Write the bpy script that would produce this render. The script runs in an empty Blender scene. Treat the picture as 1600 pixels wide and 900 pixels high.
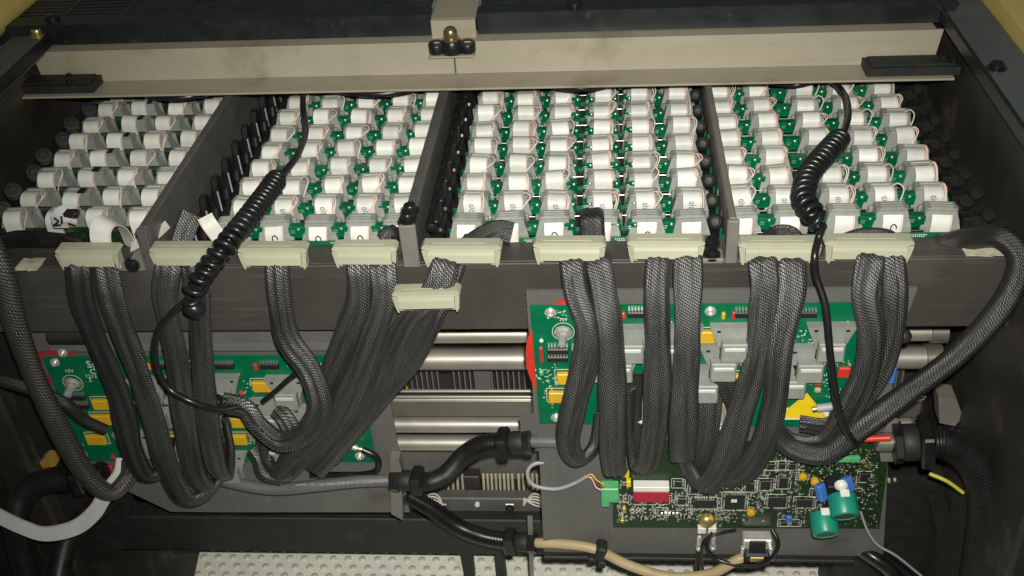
import bpy, math, random
import numpy as np
from mathutils import Vector, Matrix
random.seed(7)
PI = math.pi
scene = bpy.context.scene
COL = scene.collection

# ------------------------------------------------------------------ camera
def Rm(a, b, c):
    Rx = np.array([[1,0,0],[0,math.cos(a),-math.sin(a)],[0,math.sin(a),math.cos(a)]])
    Ry = np.array([[math.cos(b),0,math.sin(b)],[0,1,0],[-math.sin(b),0,math.cos(b)]])
    Rz = np.array([[math.cos(c),-math.sin(c),0],[math.sin(c),math.cos(c),0],[0,0,1]])
    return Rz @ Ry @ Rx
CR = Rm(-0.947588695, -0.0919959840, 0.00955086324)
FOC = 1665.0
CP = -(CR.T @ (np.array([0, (450-412)/FOC, -1.0]) * 0.916))
cam_d = bpy.data.cameras.new("camera")
cam = bpy.data.objects.new("camera", cam_d); COL.objects.link(cam)
M4 = Matrix.Identity(4)
for i in range(3):
    for j in range(3): M4[i][j] = CR.T[i][j]
    M4[i][3] = CP[i]
cam.matrix_world = M4
cam_d.sensor_width = 36.0; cam_d.lens = FOC * 36.0 / 1600.0
cam_d.clip_start = 0.02; cam_d.clip_end = 50.0
scene.camera = cam
scene.render.filter_size = 1.7

# ------------------------------------------------------------------ world and lamp
world = bpy.data.worlds.new("World"); scene.world = world; world.use_nodes = True
bg = world.node_tree.nodes["Background"]
bg.inputs[0].default_value = (0.80, 0.92, 0.82, 1); bg.inputs[1].default_value = 0.085
ld = bpy.data.lights.new("phone_flash", 'SPOT')
ld.energy = 58.0; ld.color = (1.0, 0.98, 0.90); ld.shadow_soft_size = 0.011
ld.spot_size = math.radians(77); ld.spot_blend = 1.0
lamp = bpy.data.objects.new("phone_flash", ld); COL.objects.link(lamp)
lamp.location = Vector(CP) + Vector((0.02, 0.02, 0.035))
tgt = Vector((0.04, 0.07, -0.03))
lamp.rotation_euler = (tgt - lamp.location).to_track_quat('-Z', 'Y').to_euler()
vs = scene.view_settings
vs.view_transform = 'Standard'; vs.look = 'None'; vs.exposure = 0.0; vs.gamma = 1.0; vs.use_curve_mapping = False

def ray(px, py): return CR.T @ np.array([(px-800)/FOC, -(py-450)/FOC, -1.0])
def at(px, py, y):
    d = ray(px, py); p = CP + d * ((y - CP[1]) / d[1]); return Vector(p)
def atz(px, py, z):
    d = ray(px, py); p = CP + d * ((z - CP[2]) / d[2]); return Vector(p)

# ------------------------------------------------------------------ materials
def newmat(name):
    m = bpy.data.materials.new(name); m.use_nodes = True
    nt = m.node_tree; return m, nt, nt.nodes, nt.links, nt.nodes["Principled BSDF"]
def mat(name, col, rough=0.5, metal=0.0, var=0.15, scale=60.0, bump=0.0, bscale=400.0, spec=0.5, dirt=None, rand=0.0, coat=0.0, trans=0.0, streak=None):
    m, nt, N, L, b = newmat(name)
    b.inputs["Metallic"].default_value = metal
    b.inputs["Specular IOR Level"].default_value = spec
    b.inputs["Coat Weight"].default_value = coat
    b.inputs["Transmission Weight"].default_value = trans
    tc = N.new("ShaderNodeTexCoord")
    no = N.new("ShaderNodeTexNoise"); no.inputs["Scale"].default_value = scale; no.inputs["Detail"].default_value = 5
    L.new(tc.outputs["Object"], no.inputs["Vector"])
    rp = N.new("ShaderNodeMapRange"); rp.inputs[1].default_value = 0.3; rp.inputs[2].default_value = 0.7
    rp.inputs[3].default_value = 1 - var; rp.inputs[4].default_value = 1 + var
    L.new(no.outputs["Fac"], rp.inputs[0])
    mx = N.new("ShaderNodeMix"); mx.data_type = 'RGBA'; mx.blend_type = 'MULTIPLY'; mx.inputs[0].default_value = 1.0
    mx.inputs[6].default_value = (*col, 1)
    cb = N.new("ShaderNodeCombineColor")
    src = rp.outputs[0]
    if rand:
        oi = N.new("ShaderNodeObjectInfo"); r2 = N.new("ShaderNodeMapRange")
        r2.inputs[3].default_value = 1 - rand; r2.inputs[4].default_value = 1 + rand
        L.new(oi.outputs["Random"], r2.inputs[0])
        mu = N.new("ShaderNodeMath"); mu.operation = 'MULTIPLY'
        L.new(rp.outputs[0], mu.inputs[0]); L.new(r2.outputs[0], mu.inputs[1]); src = mu.outputs[0]
    for i in range(3): L.new(src, cb.inputs[i])
    L.new(cb.outputs[0], mx.inputs[7])
    out = mx.outputs[2]
    if dirt:
        n2 = N.new("ShaderNodeTexNoise"); n2.inputs["Scale"].default_value = dirt[1]; n2.inputs["Detail"].default_value = 8; n2.inputs["Roughness"].default_value = 0.65
        L.new(tc.outputs["Object"], n2.inputs["Vector"])
        r3 = N.new("ShaderNodeMapRange"); r3.inputs[1].default_value = dirt[2]; r3.inputs[2].default_value = dirt[2] + 0.18
        L.new(n2.outputs["Fac"], r3.inputs[0])
        m2 = N.new("ShaderNodeMix"); m2.data_type = 'RGBA'; m2.inputs[7].default_value = (*dirt[0], 1)
        L.new(r3.outputs[0], m2.inputs[0]); L.new(out, m2.inputs[6]); out = m2.outputs[2]
    if streak:
        mp = N.new("ShaderNodeMapping"); mp.inputs["Scale"].default_value = streak[1]; L.new(tc.outputs["Object"], mp.inputs["Vector"])
        n5 = N.new("ShaderNodeTexNoise"); n5.inputs["Scale"].default_value = 1.0; n5.inputs["Detail"].default_value = 6; n5.inputs["Roughness"].default_value = .7
        L.new(mp.outputs[0], n5.inputs["Vector"])
        r5 = N.new("ShaderNodeMapRange"); r5.inputs[1].default_value = .56; r5.inputs[2].default_value = .78; r5.inputs[4].default_value = streak[2]
        L.new(n5.outputs["Fac"], r5.inputs[0])
        m5 = N.new("ShaderNodeMix"); m5.data_type = 'RGBA'; m5.inputs[7].default_value = (*streak[0], 1)
        L.new(r5.outputs[0], m5.inputs[0]); L.new(out, m5.inputs[6]); out = m5.outputs[2]
    L.new(out, b.inputs["Base Color"])
    rr = N.new("ShaderNodeMapRange"); rr.inputs[3].default_value = max(0.02, rough - 0.08); rr.inputs[4].default_value = min(1, rough + 0.1)
    L.new(no.outputs["Fac"], rr.inputs[0]); L.new(rr.outputs[0], b.inputs["Roughness"])
    if bump:
        n3 = N.new("ShaderNodeTexNoise"); n3.inputs["Scale"].default_value = bscale; n3.inputs["Detail"].default_value = 3
        L.new(tc.outputs["Object"], n3.inputs["Vector"])
        bp = N.new("ShaderNodeBump"); bp.inputs["Strength"].default_value = bump; bp.inputs["Distance"].default_value = 0.0006
        L.new(n3.outputs["Fac"], bp.inputs["Height"]); L.new(bp.outputs[0], b.inputs["Normal"])
    return m
def math_node(N, L, op, a, bb=None):
    n = N.new("ShaderNodeMath"); n.operation = op
    for i, v in enumerate((a, bb)):
        if v is None: continue
        if isinstance(v, (int, float)): n.inputs[i].default_value = v
        else: L.new(v, n.inputs[i])
    return n.outputs[0]
def braid_mat(name, light=0.42, dark=0.005, pitch=0.00124, tint=(1, .98, .95), sheen=1.7):
    m, nt, N, L, b = newmat(name)
    f = lambda op, a, c=None: math_node(N, L, op, a, c)
    uv = N.new("ShaderNodeUVMap"); se = N.new("ShaderNodeSeparateXYZ"); L.new(uv.outputs[0], se.inputs[0])
    u, v = se.outputs[0], se.outputs[1]
    tc = N.new("ShaderNodeTexCoord")
    nz = N.new("ShaderNodeTexNoise"); nz.inputs["Scale"].default_value = 55; nz.inputs["Detail"].default_value = 2
    L.new(tc.outputs["Object"], nz.inputs["Vector"])
    wob = f('MULTIPLY', f('SUBTRACT', nz.outputs["Fac"], 0.5), 0.006)
    u2 = f('ADD', u, wob)
    S = 1.0 / pitch
    a = f('MULTIPLY', f('ADD', u2, f('MULTIPLY', v, 0.62)), S); c = f('MULTIPLY', f('SUBTRACT', u2, f('MULTIPLY', v, 0.62)), S)
    chk = f('LESS_THAN', f('FLOORED_MODULO', f('ADD', f('FLOOR', a), f('MULTIPLY', f('FLOOR', c), 2.0)), 4.0), 1.5)
    pa = f('SINE', f('MULTIPLY', f('FRACT', a), PI)); pc = f('SINE', f('MULTIPLY', f('FRACT', c), PI))
    pil = f('MULTIPLY', pa, pc)
    n2 = N.new("ShaderNodeTexNoise"); n2.inputs["Scale"].default_value = 700; n2.inputs["Detail"].default_value = 1
    L.new(tc.outputs["Object"], n2.inputs["Vector"])
    n4 = N.new("ShaderNodeTexNoise"); n4.inputs["Scale"].default_value = 22; n4.inputs["Detail"].default_value = 3
    cxy = N.new("ShaderNodeCombineXYZ"); L.new(f('MULTIPLY', u, 9.0), cxy.inputs[0]); L.new(f('MULTIPLY', v, 0.55), cxy.inputs[1])
    oi = N.new("ShaderNodeObjectInfo"); L.new(f('MULTIPLY', oi.outputs["Random"], 7.0), cxy.inputs[2])
    L.new(cxy.outputs[0], n4.inputs["Vector"])
    fold_shade = N.new("ShaderNodeMapRange"); fold_shade.inputs[1].default_value = .36; fold_shade.inputs[2].default_value = .66; fold_shade.inputs[3].default_value = .22; fold_shade.inputs[4].default_value = 1.7  # bright and dark streaks in the colour imitate light on lengthwise folds
    L.new(n4.outputs["Fac"], fold_shade.inputs[0])
    mask = f('MULTIPLY', f('MULTIPLY', chk, f('POWER', pil, 1.15)), f('MULTIPLY', n2.outputs["Fac"], 2.2))
    mask = f('MULTIPLY', mask, fold_shade.outputs[0])
    mx = N.new("ShaderNodeMix"); mx.data_type = 'RGBA'; mx.clamp_factor = True
    mx.inputs[6].default_value = (dark, dark, dark, 1); mx.inputs[7].default_value = (light*tint[0], light*tint[1], light*tint[2], 1)
    L.new(mask, mx.inputs[0]); L.new(mx.outputs[2], b.inputs["Base Color"]); L.new(f('MINIMUM', f('MULTIPLY', mask, sheen), .85), b.inputs["Metallic"])
    b.inputs["Roughness"].default_value = 0.43; b.inputs["Specular IOR Level"].default_value = 0.5
    bp = N.new("ShaderNodeBump"); bp.inputs["Strength"].default_value = 0.45; bp.inputs["Distance"].default_value = 0.0006
    L.new(pil, bp.inputs["Height"]); L.new(bp.outputs[0], b.inputs["Normal"])
    return m
def ribbon_mat(name, base, stripe, n_wires=10):
    m, nt, N, L, b = newmat(name)
    f = lambda op, a, c=None: math_node(N, L, op, a, c)
    uv = N.new("ShaderNodeUVMap"); se = N.new("ShaderNodeSeparateXYZ"); L.new(uv.outputs[0], se.inputs[0])
    u = se.outputs[0]
    ridge = f('ABSOLUTE', f('SINE', f('MULTIPLY', u, PI * n_wires)))
    oi = N.new("ShaderNodeObjectInfo"); r2 = N.new("ShaderNodeMapRange")
    r2.inputs[3].default_value = 0.80; r2.inputs[4].default_value = 1.06; L.new(oi.outputs["Random"], r2.inputs[0])
    tc = N.new("ShaderNodeTexCoord"); no = N.new("ShaderNodeTexNoise"); no.inputs["Scale"].default_value = 70; no.inputs["Detail"].default_value = 4
    L.new(tc.outputs["Object"], no.inputs["Vector"])
    rp = N.new("ShaderNodeMapRange"); rp.inputs[1].default_value = .3; rp.inputs[2].default_value = .7; rp.inputs[3].default_value = .9; rp.inputs[4].default_value = 1.04
    L.new(no.outputs["Fac"], rp.inputs[0])
    val = f('MULTIPLY', f('MULTIPLY', r2.outputs[0], rp.outputs[0]), f('ADD', f('MULTIPLY', ridge, 0.05), 0.95))
    st = f('GREATER_THAN', u, 1 - 1.0 / n_wires)
    m1 = N.new("ShaderNodeMix"); m1.data_type = 'RGBA'; m1.inputs[6].default_value = (*base, 1); m1.inputs[7].default_value = (*stripe, 1)
    L.new(st, m1.inputs[0])
    cb = N.new("ShaderNodeCombineColor")
    for i in range(3): L.new(val, cb.inputs[i])
    m2 = N.new("ShaderNodeMix"); m2.data_type = 'RGBA'; m2.blend_type = 'MULTIPLY'; m2.inputs[0].default_value = 1
    L.new(m1.outputs[2], m2.inputs[6]); L.new(cb.outputs[0], m2.inputs[7]); L.new(m2.outputs[2], b.inputs["Base Color"])
    b.inputs["Roughness"].default_value = 0.42
    bp = N.new("ShaderNodeBump"); bp.inputs["Strength"].default_value = 0.25; bp.inputs["Distance"].default_value = 0.0003
    L.new(ridge, bp.inputs["Height"]); L.new(bp.outputs[0], b.inputs["Normal"])
    return m

M = dict(
 bar=mat("bar_paint", (.050,.047,.040), .48, var=.12, scale=25, bump=.25, bscale=900, dirt=((.085,.076,.062), 9, .58), streak=((.16,.145,.12), (7,60,160), .55)),
 plate=mat("plate_paint", (.115,.113,.105), .5, var=.10, scale=18, bump=.2, bscale=900, dirt=((.075,.067,.055), 12, .57), streak=((.20,.19,.17), (110,60,14), .5)),
 divider=mat("divider_paint", (.085,.083,.078), .5, var=.15, scale=30, bump=.2, dirt=((.14,.12,.10), 14, .60), streak=((.20,.18,.15), (60,9,120), .5)),
 beam=mat("beam_paint", (.325,.290,.218), .42, var=.06, scale=14, bump=.12, bscale=700, dirt=((.225,.185,.125), 11, .545), streak=((.24,.195,.13), (5,30,110), .6)),
 black=mat("black_plastic", (.012,.012,.012), .32, var=.3, scale=80, dirt=((.05,.045,.038), 30, .63)),
 blackmatte=mat("black_matte", (.014,.014,.013), .6, var=.3, scale=60, bump=.3, dirt=((.045,.04,.032), 18, .6)),
 blackdull=mat("black_dull", (.010,.010,.009), .7, var=.3, scale=60, spec=.25),
 grille=mat("grille_black", (.012,.015,.016), .38, var=.4, scale=40, bump=.15, dirt=((.05,.052,.05), 45, .60)),
 darkwall=mat("dark_wall", (.030,.027,.021), .5, var=.4, scale=12, dirt=((.13,.11,.08), 11, .55)),
 steel=mat("steel_rod", (.44,.41,.355), .42, metal=.65, var=.08, scale=30, dirt=((.25,.21,.16), 20, .64)),
 steel2=mat("steel_rail", (.30,.29,.24), .38, metal=.7, var=.12, scale=20, dirt=((.15,.13,.09), 16, .60)),
 bolt=mat("bolt_steel", (.66,.65,.60), .27, metal=.6, var=.15),
 darkbolt=mat("bolt_black", (.03,.03,.032), .3, metal=.6, var=.2),
 hood=mat("hood_plastic", (.39,.39,.285), .40, var=.06, scale=40, rand=.07, dirt=((.33,.31,.2), 25, .66)),
 grey=mat("connector_grey", (.25,.26,.235), .52, var=.10, scale=120, rand=.10, bump=.15, dirt=((.22,.21,.18), 90, .64)),
 greyl=mat("connector_latch_grey", (.50,.51,.46), .45, var=.08, scale=120),
 pcb=mat("pcb_green", (.0,.125,.052), .33, var=.12, scale=70, spec=.5),
 pcbd=mat("pcb_dark_green", (.012,.032,.010), .38, var=.5, scale=260),
 gblock=mat("green_block", (.0,.112,.042), .18, var=.22, scale=160, coat=.5, rand=.2),
 lgreen=mat("terminal_green", (.10,.42,.17), .4, var=.1),
 chip=mat("chip_black", (.016,.016,.016), .42, var=.2),
 pin=mat("pin_tin", (.62,.61,.56), .3, metal=.8, var=.1),
 silk=mat("silkscreen_white", (.62,.66,.58), .6, var=.1),
 yellow=mat("relay_yellow", (.62,.36,.018), .45, var=.1, scale=60),
 sign=mat("sign_yellow", (.80,.58,.01), .45, var=.06),
 red=mat("red_plastic", (.52,.045,.04), .35, var=.12, rand=.15),
 redp=mat("red_panel", (.60,.035,.02), .4, var=.1),
 dred=mat("crimson_plastic", (.38,.02,.04), .5, var=.08),
 white=mat("white_plastic", (.74,.74,.68), .45, var=.06),
 ivory=mat("ivory_pin", (.45,.42,.28), .5, var=.15, rand=.15),
 mat_=mat("mat_plastic", (.80,.80,.71), .55, var=.08, scale=10, dirt=((.35,.33,.22), 14, .60)),
 dimple=mat("mat_dimple", (.60,.58,.47), .6, var=.25, scale=40),
 beige=mat("beige_jacket", (.42,.33,.18), .5, var=.14, scale=40, dirt=((.15,.11,.06), 60, .62)),
 greyj=mat("grey_jacket", (.12,.12,.115), .45, var=.12, scale=50, dirt=((.22,.21,.19), 60, .6)),
 lgrey=mat("light_grey_jacket", (.34,.34,.36), .45, var=.08),
 rubber=mat("black_rubber", (.011,.011,.012), .28, var=.3, scale=90),
 coil=mat("coil_rubber", (.010,.010,.011), .30, var=.2, scale=60, dirt=((.035,.032,.028), 60, .60)),
 conduit=mat("conduit_plastic", (.012,.012,.012), .30, var=.3, scale=60, dirt=((.05,.045,.035), 30, .62)),
 blue=mat("blue_plastic", (.05,.16,.50), .35, var=.1),
 teal=mat("teal_wrap", (.01,.26,.17), .38, var=.12, scale=60),
 ycov=mat("yellow_cover", (.70,.54,.17), .5, var=.08, scale=8),
 rail=mat("rail_grey", (.085,.095,.095), .45, var=.15, scale=30, dirt=((.12,.085,.05), 20, .62)),
 paper=mat("worn_label", (.55,.53,.40), .7, var=.2, scale=60, bump=.8, bscale=150, dirt=((.25,.23,.16), 50, .52)),
 wirew=mat("wire_white", (.62,.57,.50), .45, var=.1),
 wirep=mat("wire_pink", (.62,.45,.38), .45, var=.1),
 yg=mat("wire_yellow", (.55,.50,.06), .4, var=.1),
 darkbrass=mat("aged_bolt", (.34,.27,.16), .3, metal=.85, var=.2),
 slot=mat("slot_grey", (.20,.21,.20), .6, var=.3),
 brass=mat("brass", (.55,.42,.16), .32, metal=.8, var=.2),
 orange=mat("orange_foam", (.42,.24,.05), .7, var=.2),
 ink=mat("print_ink", (.05,.06,.10), .6, var=.3, scale=300),
 tape=mat("black_tape", (.014,.012,.011), .35, var=.3),
 clear=mat("bracket_grey", (.17,.16,.14), .45, var=.12, scale=30),
 steelb=mat("comb_steel", (.30,.29,.26), .4, metal=.6, var=.2),
 braid=braid_mat("braided_sleeve"),
 braidc=braid_mat("braided_sleeve_coarse", light=.40, dark=.014, pitch=.0016, tint=(1,.92,.76)),
 braidd=braid_mat("braided_sleeve_dark", light=.24, dark=.006, pitch=.00124),
 ribbon=ribbon_mat("ribbon_white", (.77,.765,.70), (.74,.58,.51)),
 ribbonb=ribbon_mat("ribbon_cool_white", (.77,.79,.76), (.70,.52,.48)),
)

# ------------------------------------------------------------------ mesh helpers
class MB:
    def __init__(s): s.v = []; s.f = []; s.uv = {}
    def add(s, vs, fs, uvs=None):
        o = len(s.v); s.v += [tuple(p) for p in vs]
        for k, f in enumerate(fs):
            if uvs: s.uv[len(s.f)] = uvs[k]
            s.f.append(tuple(i + o for i in f))
        return s
    def box(s, x0, x1, y0, y1, z0, z1, b=0.0, T=None):
        if b <= 0:
            vs = [(x,y,z) for x in (x0,x1) for y in (y0,y1) for z in (z0,z1)]
            fs = [(0,1,3,2),(4,6,7,5),(0,4,5,1),(2,3,7,6),(0,2,6,4),(1,5,7,3)]
        else:
            b = min(b, (x1-x0)*.45, (y1-y0)*.45, (z1-z0)*.45)
            vs = []; idx = {}
            X = (x0,x1); Y = (y0,y1); Z = (z0,z1)
            for i in (0,1):
                for j in (0,1):
                    for k in (0,1):
                        sx, sy, sz = (1,-1)[i], (1,-1)[j], (1,-1)[k]
                        idx[i,j,k] = len(vs)
                        vs += [(X[i], Y[j]+sy*b, Z[k]+sz*b), (X[i]+sx*b, Y[j], Z[k]+sz*b), (X[i]+sx*b, Y[j]+sy*b, Z[k])]
            fs = []
            q = lambda i,j,k,a: idx[i,j,k] + a
            for i in (0,1): fs.append([q(i,0,0,0),q(i,1,0,0),q(i,1,1,0),q(i,0,1,0)])
            for j in (0,1): fs.append([q(0,j,0,1),q(1,j,0,1),q(1,j,1,1),q(0,j,1,1)])
            for k in (0,1): fs.append([q(0,0,k,2),q(1,0,k,2),q(1,1,k,2),q(0,1,k,2)])
            for j in (0,1):
                for k in (0,1): fs.append([q(0,j,k,1),q(1,j,k,1),q(1,j,k,2),q(0,j,k,2)])
            for i in (0,1):
                for k in (0,1): fs.append([q(i,0,k,0),q(i,1,k,0),q(i,1,k,2),q(i,0,k,2)])
            for i in (0,1):
                for j in (0,1): fs.append([q(i,j,0,0),q(i,j,1,0),q(i,j,1,1),q(i,j,0,1)])
            for i in (0,1):
                for j in (0,1):
                    for k in (0,1): fs.append([q(i,j,k,0),q(i,j,k,1),q(i,j,k,2)])
            c = Vector(((x0+x1)/2,(y0+y1)/2,(z0+z1)/2)); out = []
            for f in fs:
                p = [Vector(vs[i]) for i in f]; n = (p[1]-p[0]).cross(p[2]-p[0])
                if n.dot(sum(p, Vector())/len(p) - c) < 0: f = f[::-1]
                out.append(tuple(f))
            fs = out
        if T is not None: vs = [tuple(T @ Vector(p)) for p in vs]
        return s.add(vs, fs)
    def prism(s, poly, d0, d1, axis='y', T=None):
        n = len(poly)
        mk = {'y': lambda p, d: (p[0], d, p[1]), 'x': lambda p, d: (d, p[0], p[1]), 'z': lambda p, d: (p[0], p[1], d)}[axis]
        vs = [mk(p, d0) for p in poly] + [mk(p, d1) for p in poly]
        fs = [tuple(range(n))[::-1], tuple(range(n, 2*n))] + [(i, (i+1) % n, n+(i+1) % n, n+i) for i in range(n)]
        if T is not None: vs = [tuple(T @ Vector(p)) for p in vs]
        return s.add(vs, fs)
    def frustum(s, cx, cy, z0, z1, w0, d0, w1, d1, dy=0.0, T=None):
        vs = [(cx+a*w0/2, cy+b*d0/2, z0) for a, b in ((-1,-1),(1,-1),(1,1),(-1,1))] + [(cx+a*w1/2, cy+dy+b*d1/2, z1) for a, b in ((-1,-1),(1,-1),(1,1),(-1,1))]
        fs = [(3,2,1,0),(4,5,6,7)] + [(i,(i+1)%4,4+(i+1)%4,4+i) for i in range(4)]
        if T is not None: vs = [tuple(T @ Vector(p)) for p in vs]
        return s.add(vs, fs)
    def lathe(s, prof, n=20, T=None):      # prof: (r, z) along local z
        vs = []; fs = []
        for r, z in prof:
            for k in range(n):
                a = 2*PI*k/n; vs.append((r*math.cos(a), r*math.sin(a), z))
        for i in range(len(prof)-1):
            for k in range(n): fs.append((i*n+k, i*n+(k+1)%n, (i+1)*n+(k+1)%n, (i+1)*n+k))
        fs.append(tuple(range(n))[::-1]); fs.append(tuple((len(prof)-1)*n+k for k in range(n)))
        if T is not None: vs = [tuple(T @ Vector(p)) for p in vs]
        return s.add(vs, fs)
    def cyl(s, p0, p1, r, n=16, r1=None):
        p0 = Vector(p0); p1 = Vector(p1); d = p1-p0
        T = Matrix.Translation(p0) @ d.to_track_quat('Z', 'Y').to_matrix().to_4x4()
        l = d.length; r1 = r if r1 is None else r1; e = min(r*.15, l*.2)
        return s.lathe([(r-e,0),(r,e),(r1,l-e),(r1-e,l)], n, T)
    def mesh(s, name, off=(0,0,0), smooth=False):
        me = bpy.data.meshes.new(name)
        o = Vector(off)
        me.from_pydata([tuple(Vector(p)-o) for p in s.v], [], s.f)
        if s.uv:
            ul = me.uv_layers.new(name="UVMap"); data = np.zeros(len(me.loops)*2, dtype=np.float32)
            for pi, p in enumerate(me.polygons):
                u = s.uv.get(pi)
                if u:
                    for k in range(p.loop_total):
                        data[2*(p.loop_start+k)] = u[k][0]; data[2*(p.loop_start+k)+1] = u[k][1]
            ul.data.foreach_set("uv", data)
        if smooth:
            me.polygons.foreach_set("use_smooth", [True]*len(me.polygons))
            try: me.set_sharp_from_angle(angle=math.radians(42))
            except Exception: pass
        me.update(); return me

WO = {}
def link(o, parent=None):
    COL.objects.link(o)
    if parent is not None: o.parent = parent
    return o
def tag(o, label, cat, group=None, kind=None):
    if label: o['label'] = label
    if cat: o['category'] = cat
    if group: o['group'] = group
    if kind: o['kind'] = kind
    return o
def thing(name, loc, label, cat, group=None):
    o = bpy.data.objects.new(name, None); o.empty_display_size = .01; o.location = loc; link(o)
    WO[o.name] = Vector(loc); return tag(o, label, cat, group)
def part(name, mb, m, parent, smooth=False, label=None):
    off = WO[parent.name]; me = mb.mesh(name, off, smooth); me.materials.append(M[m] if isinstance(m, str) else m)
    o = bpy.data.objects.new(name, me); link(o, parent); WO[o.name] = off
    if label: o['label'] = label
    return o
def inst(name, me, parent, loc=(0,0,0), label=None):
    o = bpy.data.objects.new(name, me); o.location = loc; link(o, parent); WO[o.name] = WO[parent.name] + Vector(loc)
    if label: o['label'] = label
    return o
def solo(name, mb, m, label, cat, group=None, smooth=False, kind=None):
    xs = np.array(mb.v); c = Vector(((xs[:,0].min()+xs[:,0].max())/2, (xs[:,1].min()+xs[:,1].max())/2, xs[:,2].min()))
    me = mb.mesh(name, c, smooth); me.materials.append(M[m])
    o = bpy.data.objects.new(name, me); o.location = c; link(o); WO[o.name] = c
    return tag(o, label, cat, group, kind)
def struct(name, mb, m, smooth=False):
    me = mb.mesh(name, (0,0,0), smooth); me.materials.append(M[m])
    o = bpy.data.objects.new(name, me); link(o); o['kind'] = 'structure'; WO[o.name] = Vector(); return o

def resample(pts, step):
    P = [Vector(p) for p in pts]
    if len(P) == 2: P = [P[0], (P[0]+P[1])/2, P[1]]
    Q = [P[0]*2-P[1]] + P + [P[-1]*2-P[-2]]
    dense = []
    for i in range(1, len(Q)-2):
        a, b, c, d = Q[i-1], Q[i], Q[i+1], Q[i+2]
        for k in range(24):
            t = k/24
            dense.append(.5*((2*b)+(c-a)*t+(2*a-5*b+4*c-d)*t*t+(3*b-a-3*c+d)*t*t*t))
    dense.append(P[-1])
    L = [0]
    for i in range(1, len(dense)): L.append(L[-1]+(dense[i]-dense[i-1]).length)
    n = max(4, int(L[-1]/step)); out = []; j = 0
    for k in range(n+1):
        t = L[-1]*k/n
        while j < len(L)-2 and L[j+1] < t: j += 1
        w = (t-L[j])/max(1e-9, L[j+1]-L[j]); out.append(dense[j].lerp(dense[j+1], min(1, w)))
    return out, L[-1]
def frames(P, n0=(0,-1,0.4), twist=0.0, anchor=None):
    T = []
    for i in range(len(P)):
        a = P[max(0,i-1)]; b = P[min(len(P)-1,i+1)]; T.append((b-a).normalized())
    n = Vector(n0); n = (n - T[0]*n.dot(T[0])).normalized(); out = []
    for i, t in enumerate(T):
        if i:
            ax = T[i-1].cross(t)
            if ax.length > 1e-8:
                ang = T[i-1].angle(t); n = Matrix.Rotation(ang, 3, ax.normalized()) @ n
            n = (n - t*n.dot(t)).normalized()
        nn = n
        if twist: nn = Matrix.Rotation(twist*i/(len(T)-1), 3, t) @ n
        out.append((t, nn, t.cross(nn).normalized()))
    if anchor is not None:
        t, nn, w = out[int(anchor*(len(out)-1))]; g = Vector(n0); g = (g - t*g.dot(t)).normalized()
        ang = math.atan2(g.dot(w), g.dot(nn)); res = []
        for t, nn, w in out:
            n2 = nn*math.cos(ang) + w*math.sin(ang); res.append((t, n2, t.cross(n2).normalized()))
        out = res
    return out
def sweep(pts, prof, step=.004, n0=(0,-1,.4), twist=0.0, mb=None, uvscale=True, closed=True, anchor=None):
    """prof(s, L) -> list of (a, b): a along width, b along normal"""
    P, Lt = resample(pts, step); F = frames(P, n0, twist, anchor)
    mb = mb or MB(); vs = []; fs = []; uvs = []; n = None
    for i, (p, (t, nn, w)) in enumerate(zip(P, F)):
        s = Lt*i/(len(P)-1); pr = prof(s, Lt); n = len(pr)
        vs += [p + w*a + nn*b for a, b in pr]
        if i == 0:
            per = [0]
            for k in range(n): q0, q1 = pr[k], pr[(k+1) % n]; per.append(per[-1]+math.hypot(q1[0]-q0[0], q1[1]-q0[1]))
    ds = Lt/(len(P)-1); m_ = n if closed else n-1
    for i in range(len(P)-1):
        for k in range(m_):
            k2 = (k+1) % n
            fs.append((i*n+k, i*n+k2, (i+1)*n+k2, (i+1)*n+k))
            uvs.append(((per[k], i*ds), (per[k+1], i*ds), (per[k+1], (i+1)*ds), (per[k], (i+1)*ds)))
    if closed:
        fs.append(tuple(range(n))[::-1]); uvs.append([(0,0)]*n)
        e = (len(P)-1)*n; fs.append(tuple(e+k for k in range(n))); uvs.append([(0,0)]*n)
    mb.add(vs, fs, uvs); return mb
def tube(pts, r, n=12, step=.004, mb=None):
    return sweep(pts, lambda s, L: [(r*math.cos(2*PI*k/n), r*math.sin(2*PI*k/n)) for k in range(n)], step, mb=mb)
def corrugated(pts, r, pitch=.0032, n=18, mb=None):
    def pr(s, L):
        rr = r*(1 + .075*(1 if math.sin(2*PI*s/pitch) > 0 else -1)); return [(rr*math.cos(2*PI*k/n), rr*math.sin(2*PI*k/n)) for k in range(n)]
    return sweep(pts, pr, pitch/4, mb=mb)
def flat_profile(w, t, seed=0, n=36, groove=.10, pinch=None):
    rnd = random.Random(seed); ph = rnd.random()*6; fr = rnd.choice((2,3))
    def pr(s, L):
        ww = w*(1+.06*math.sin(s*38+ph)+.035*math.sin(s*97+ph*3)); tt = t*(1+.16*math.sin(s*27+ph*2)+.10*math.sin(s*71+ph))
        if pinch: ww *= pinch(s/L)
        out = []
        for k in range(n):
            a = 2*PI*k/n; c, sn = math.cos(a), math.sin(a)
            x = math.copysign(abs(c)**.75, c)*ww/2; y = math.copysign(abs(sn)**.92, sn)*tt/2
            y *= 1 - groove*(1+math.cos(fr*PI*2*x/ww + ph + s*5 + .9*math.sin(s*33+ph)))
            out.append((x, y))
        return out
    return pr
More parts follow.
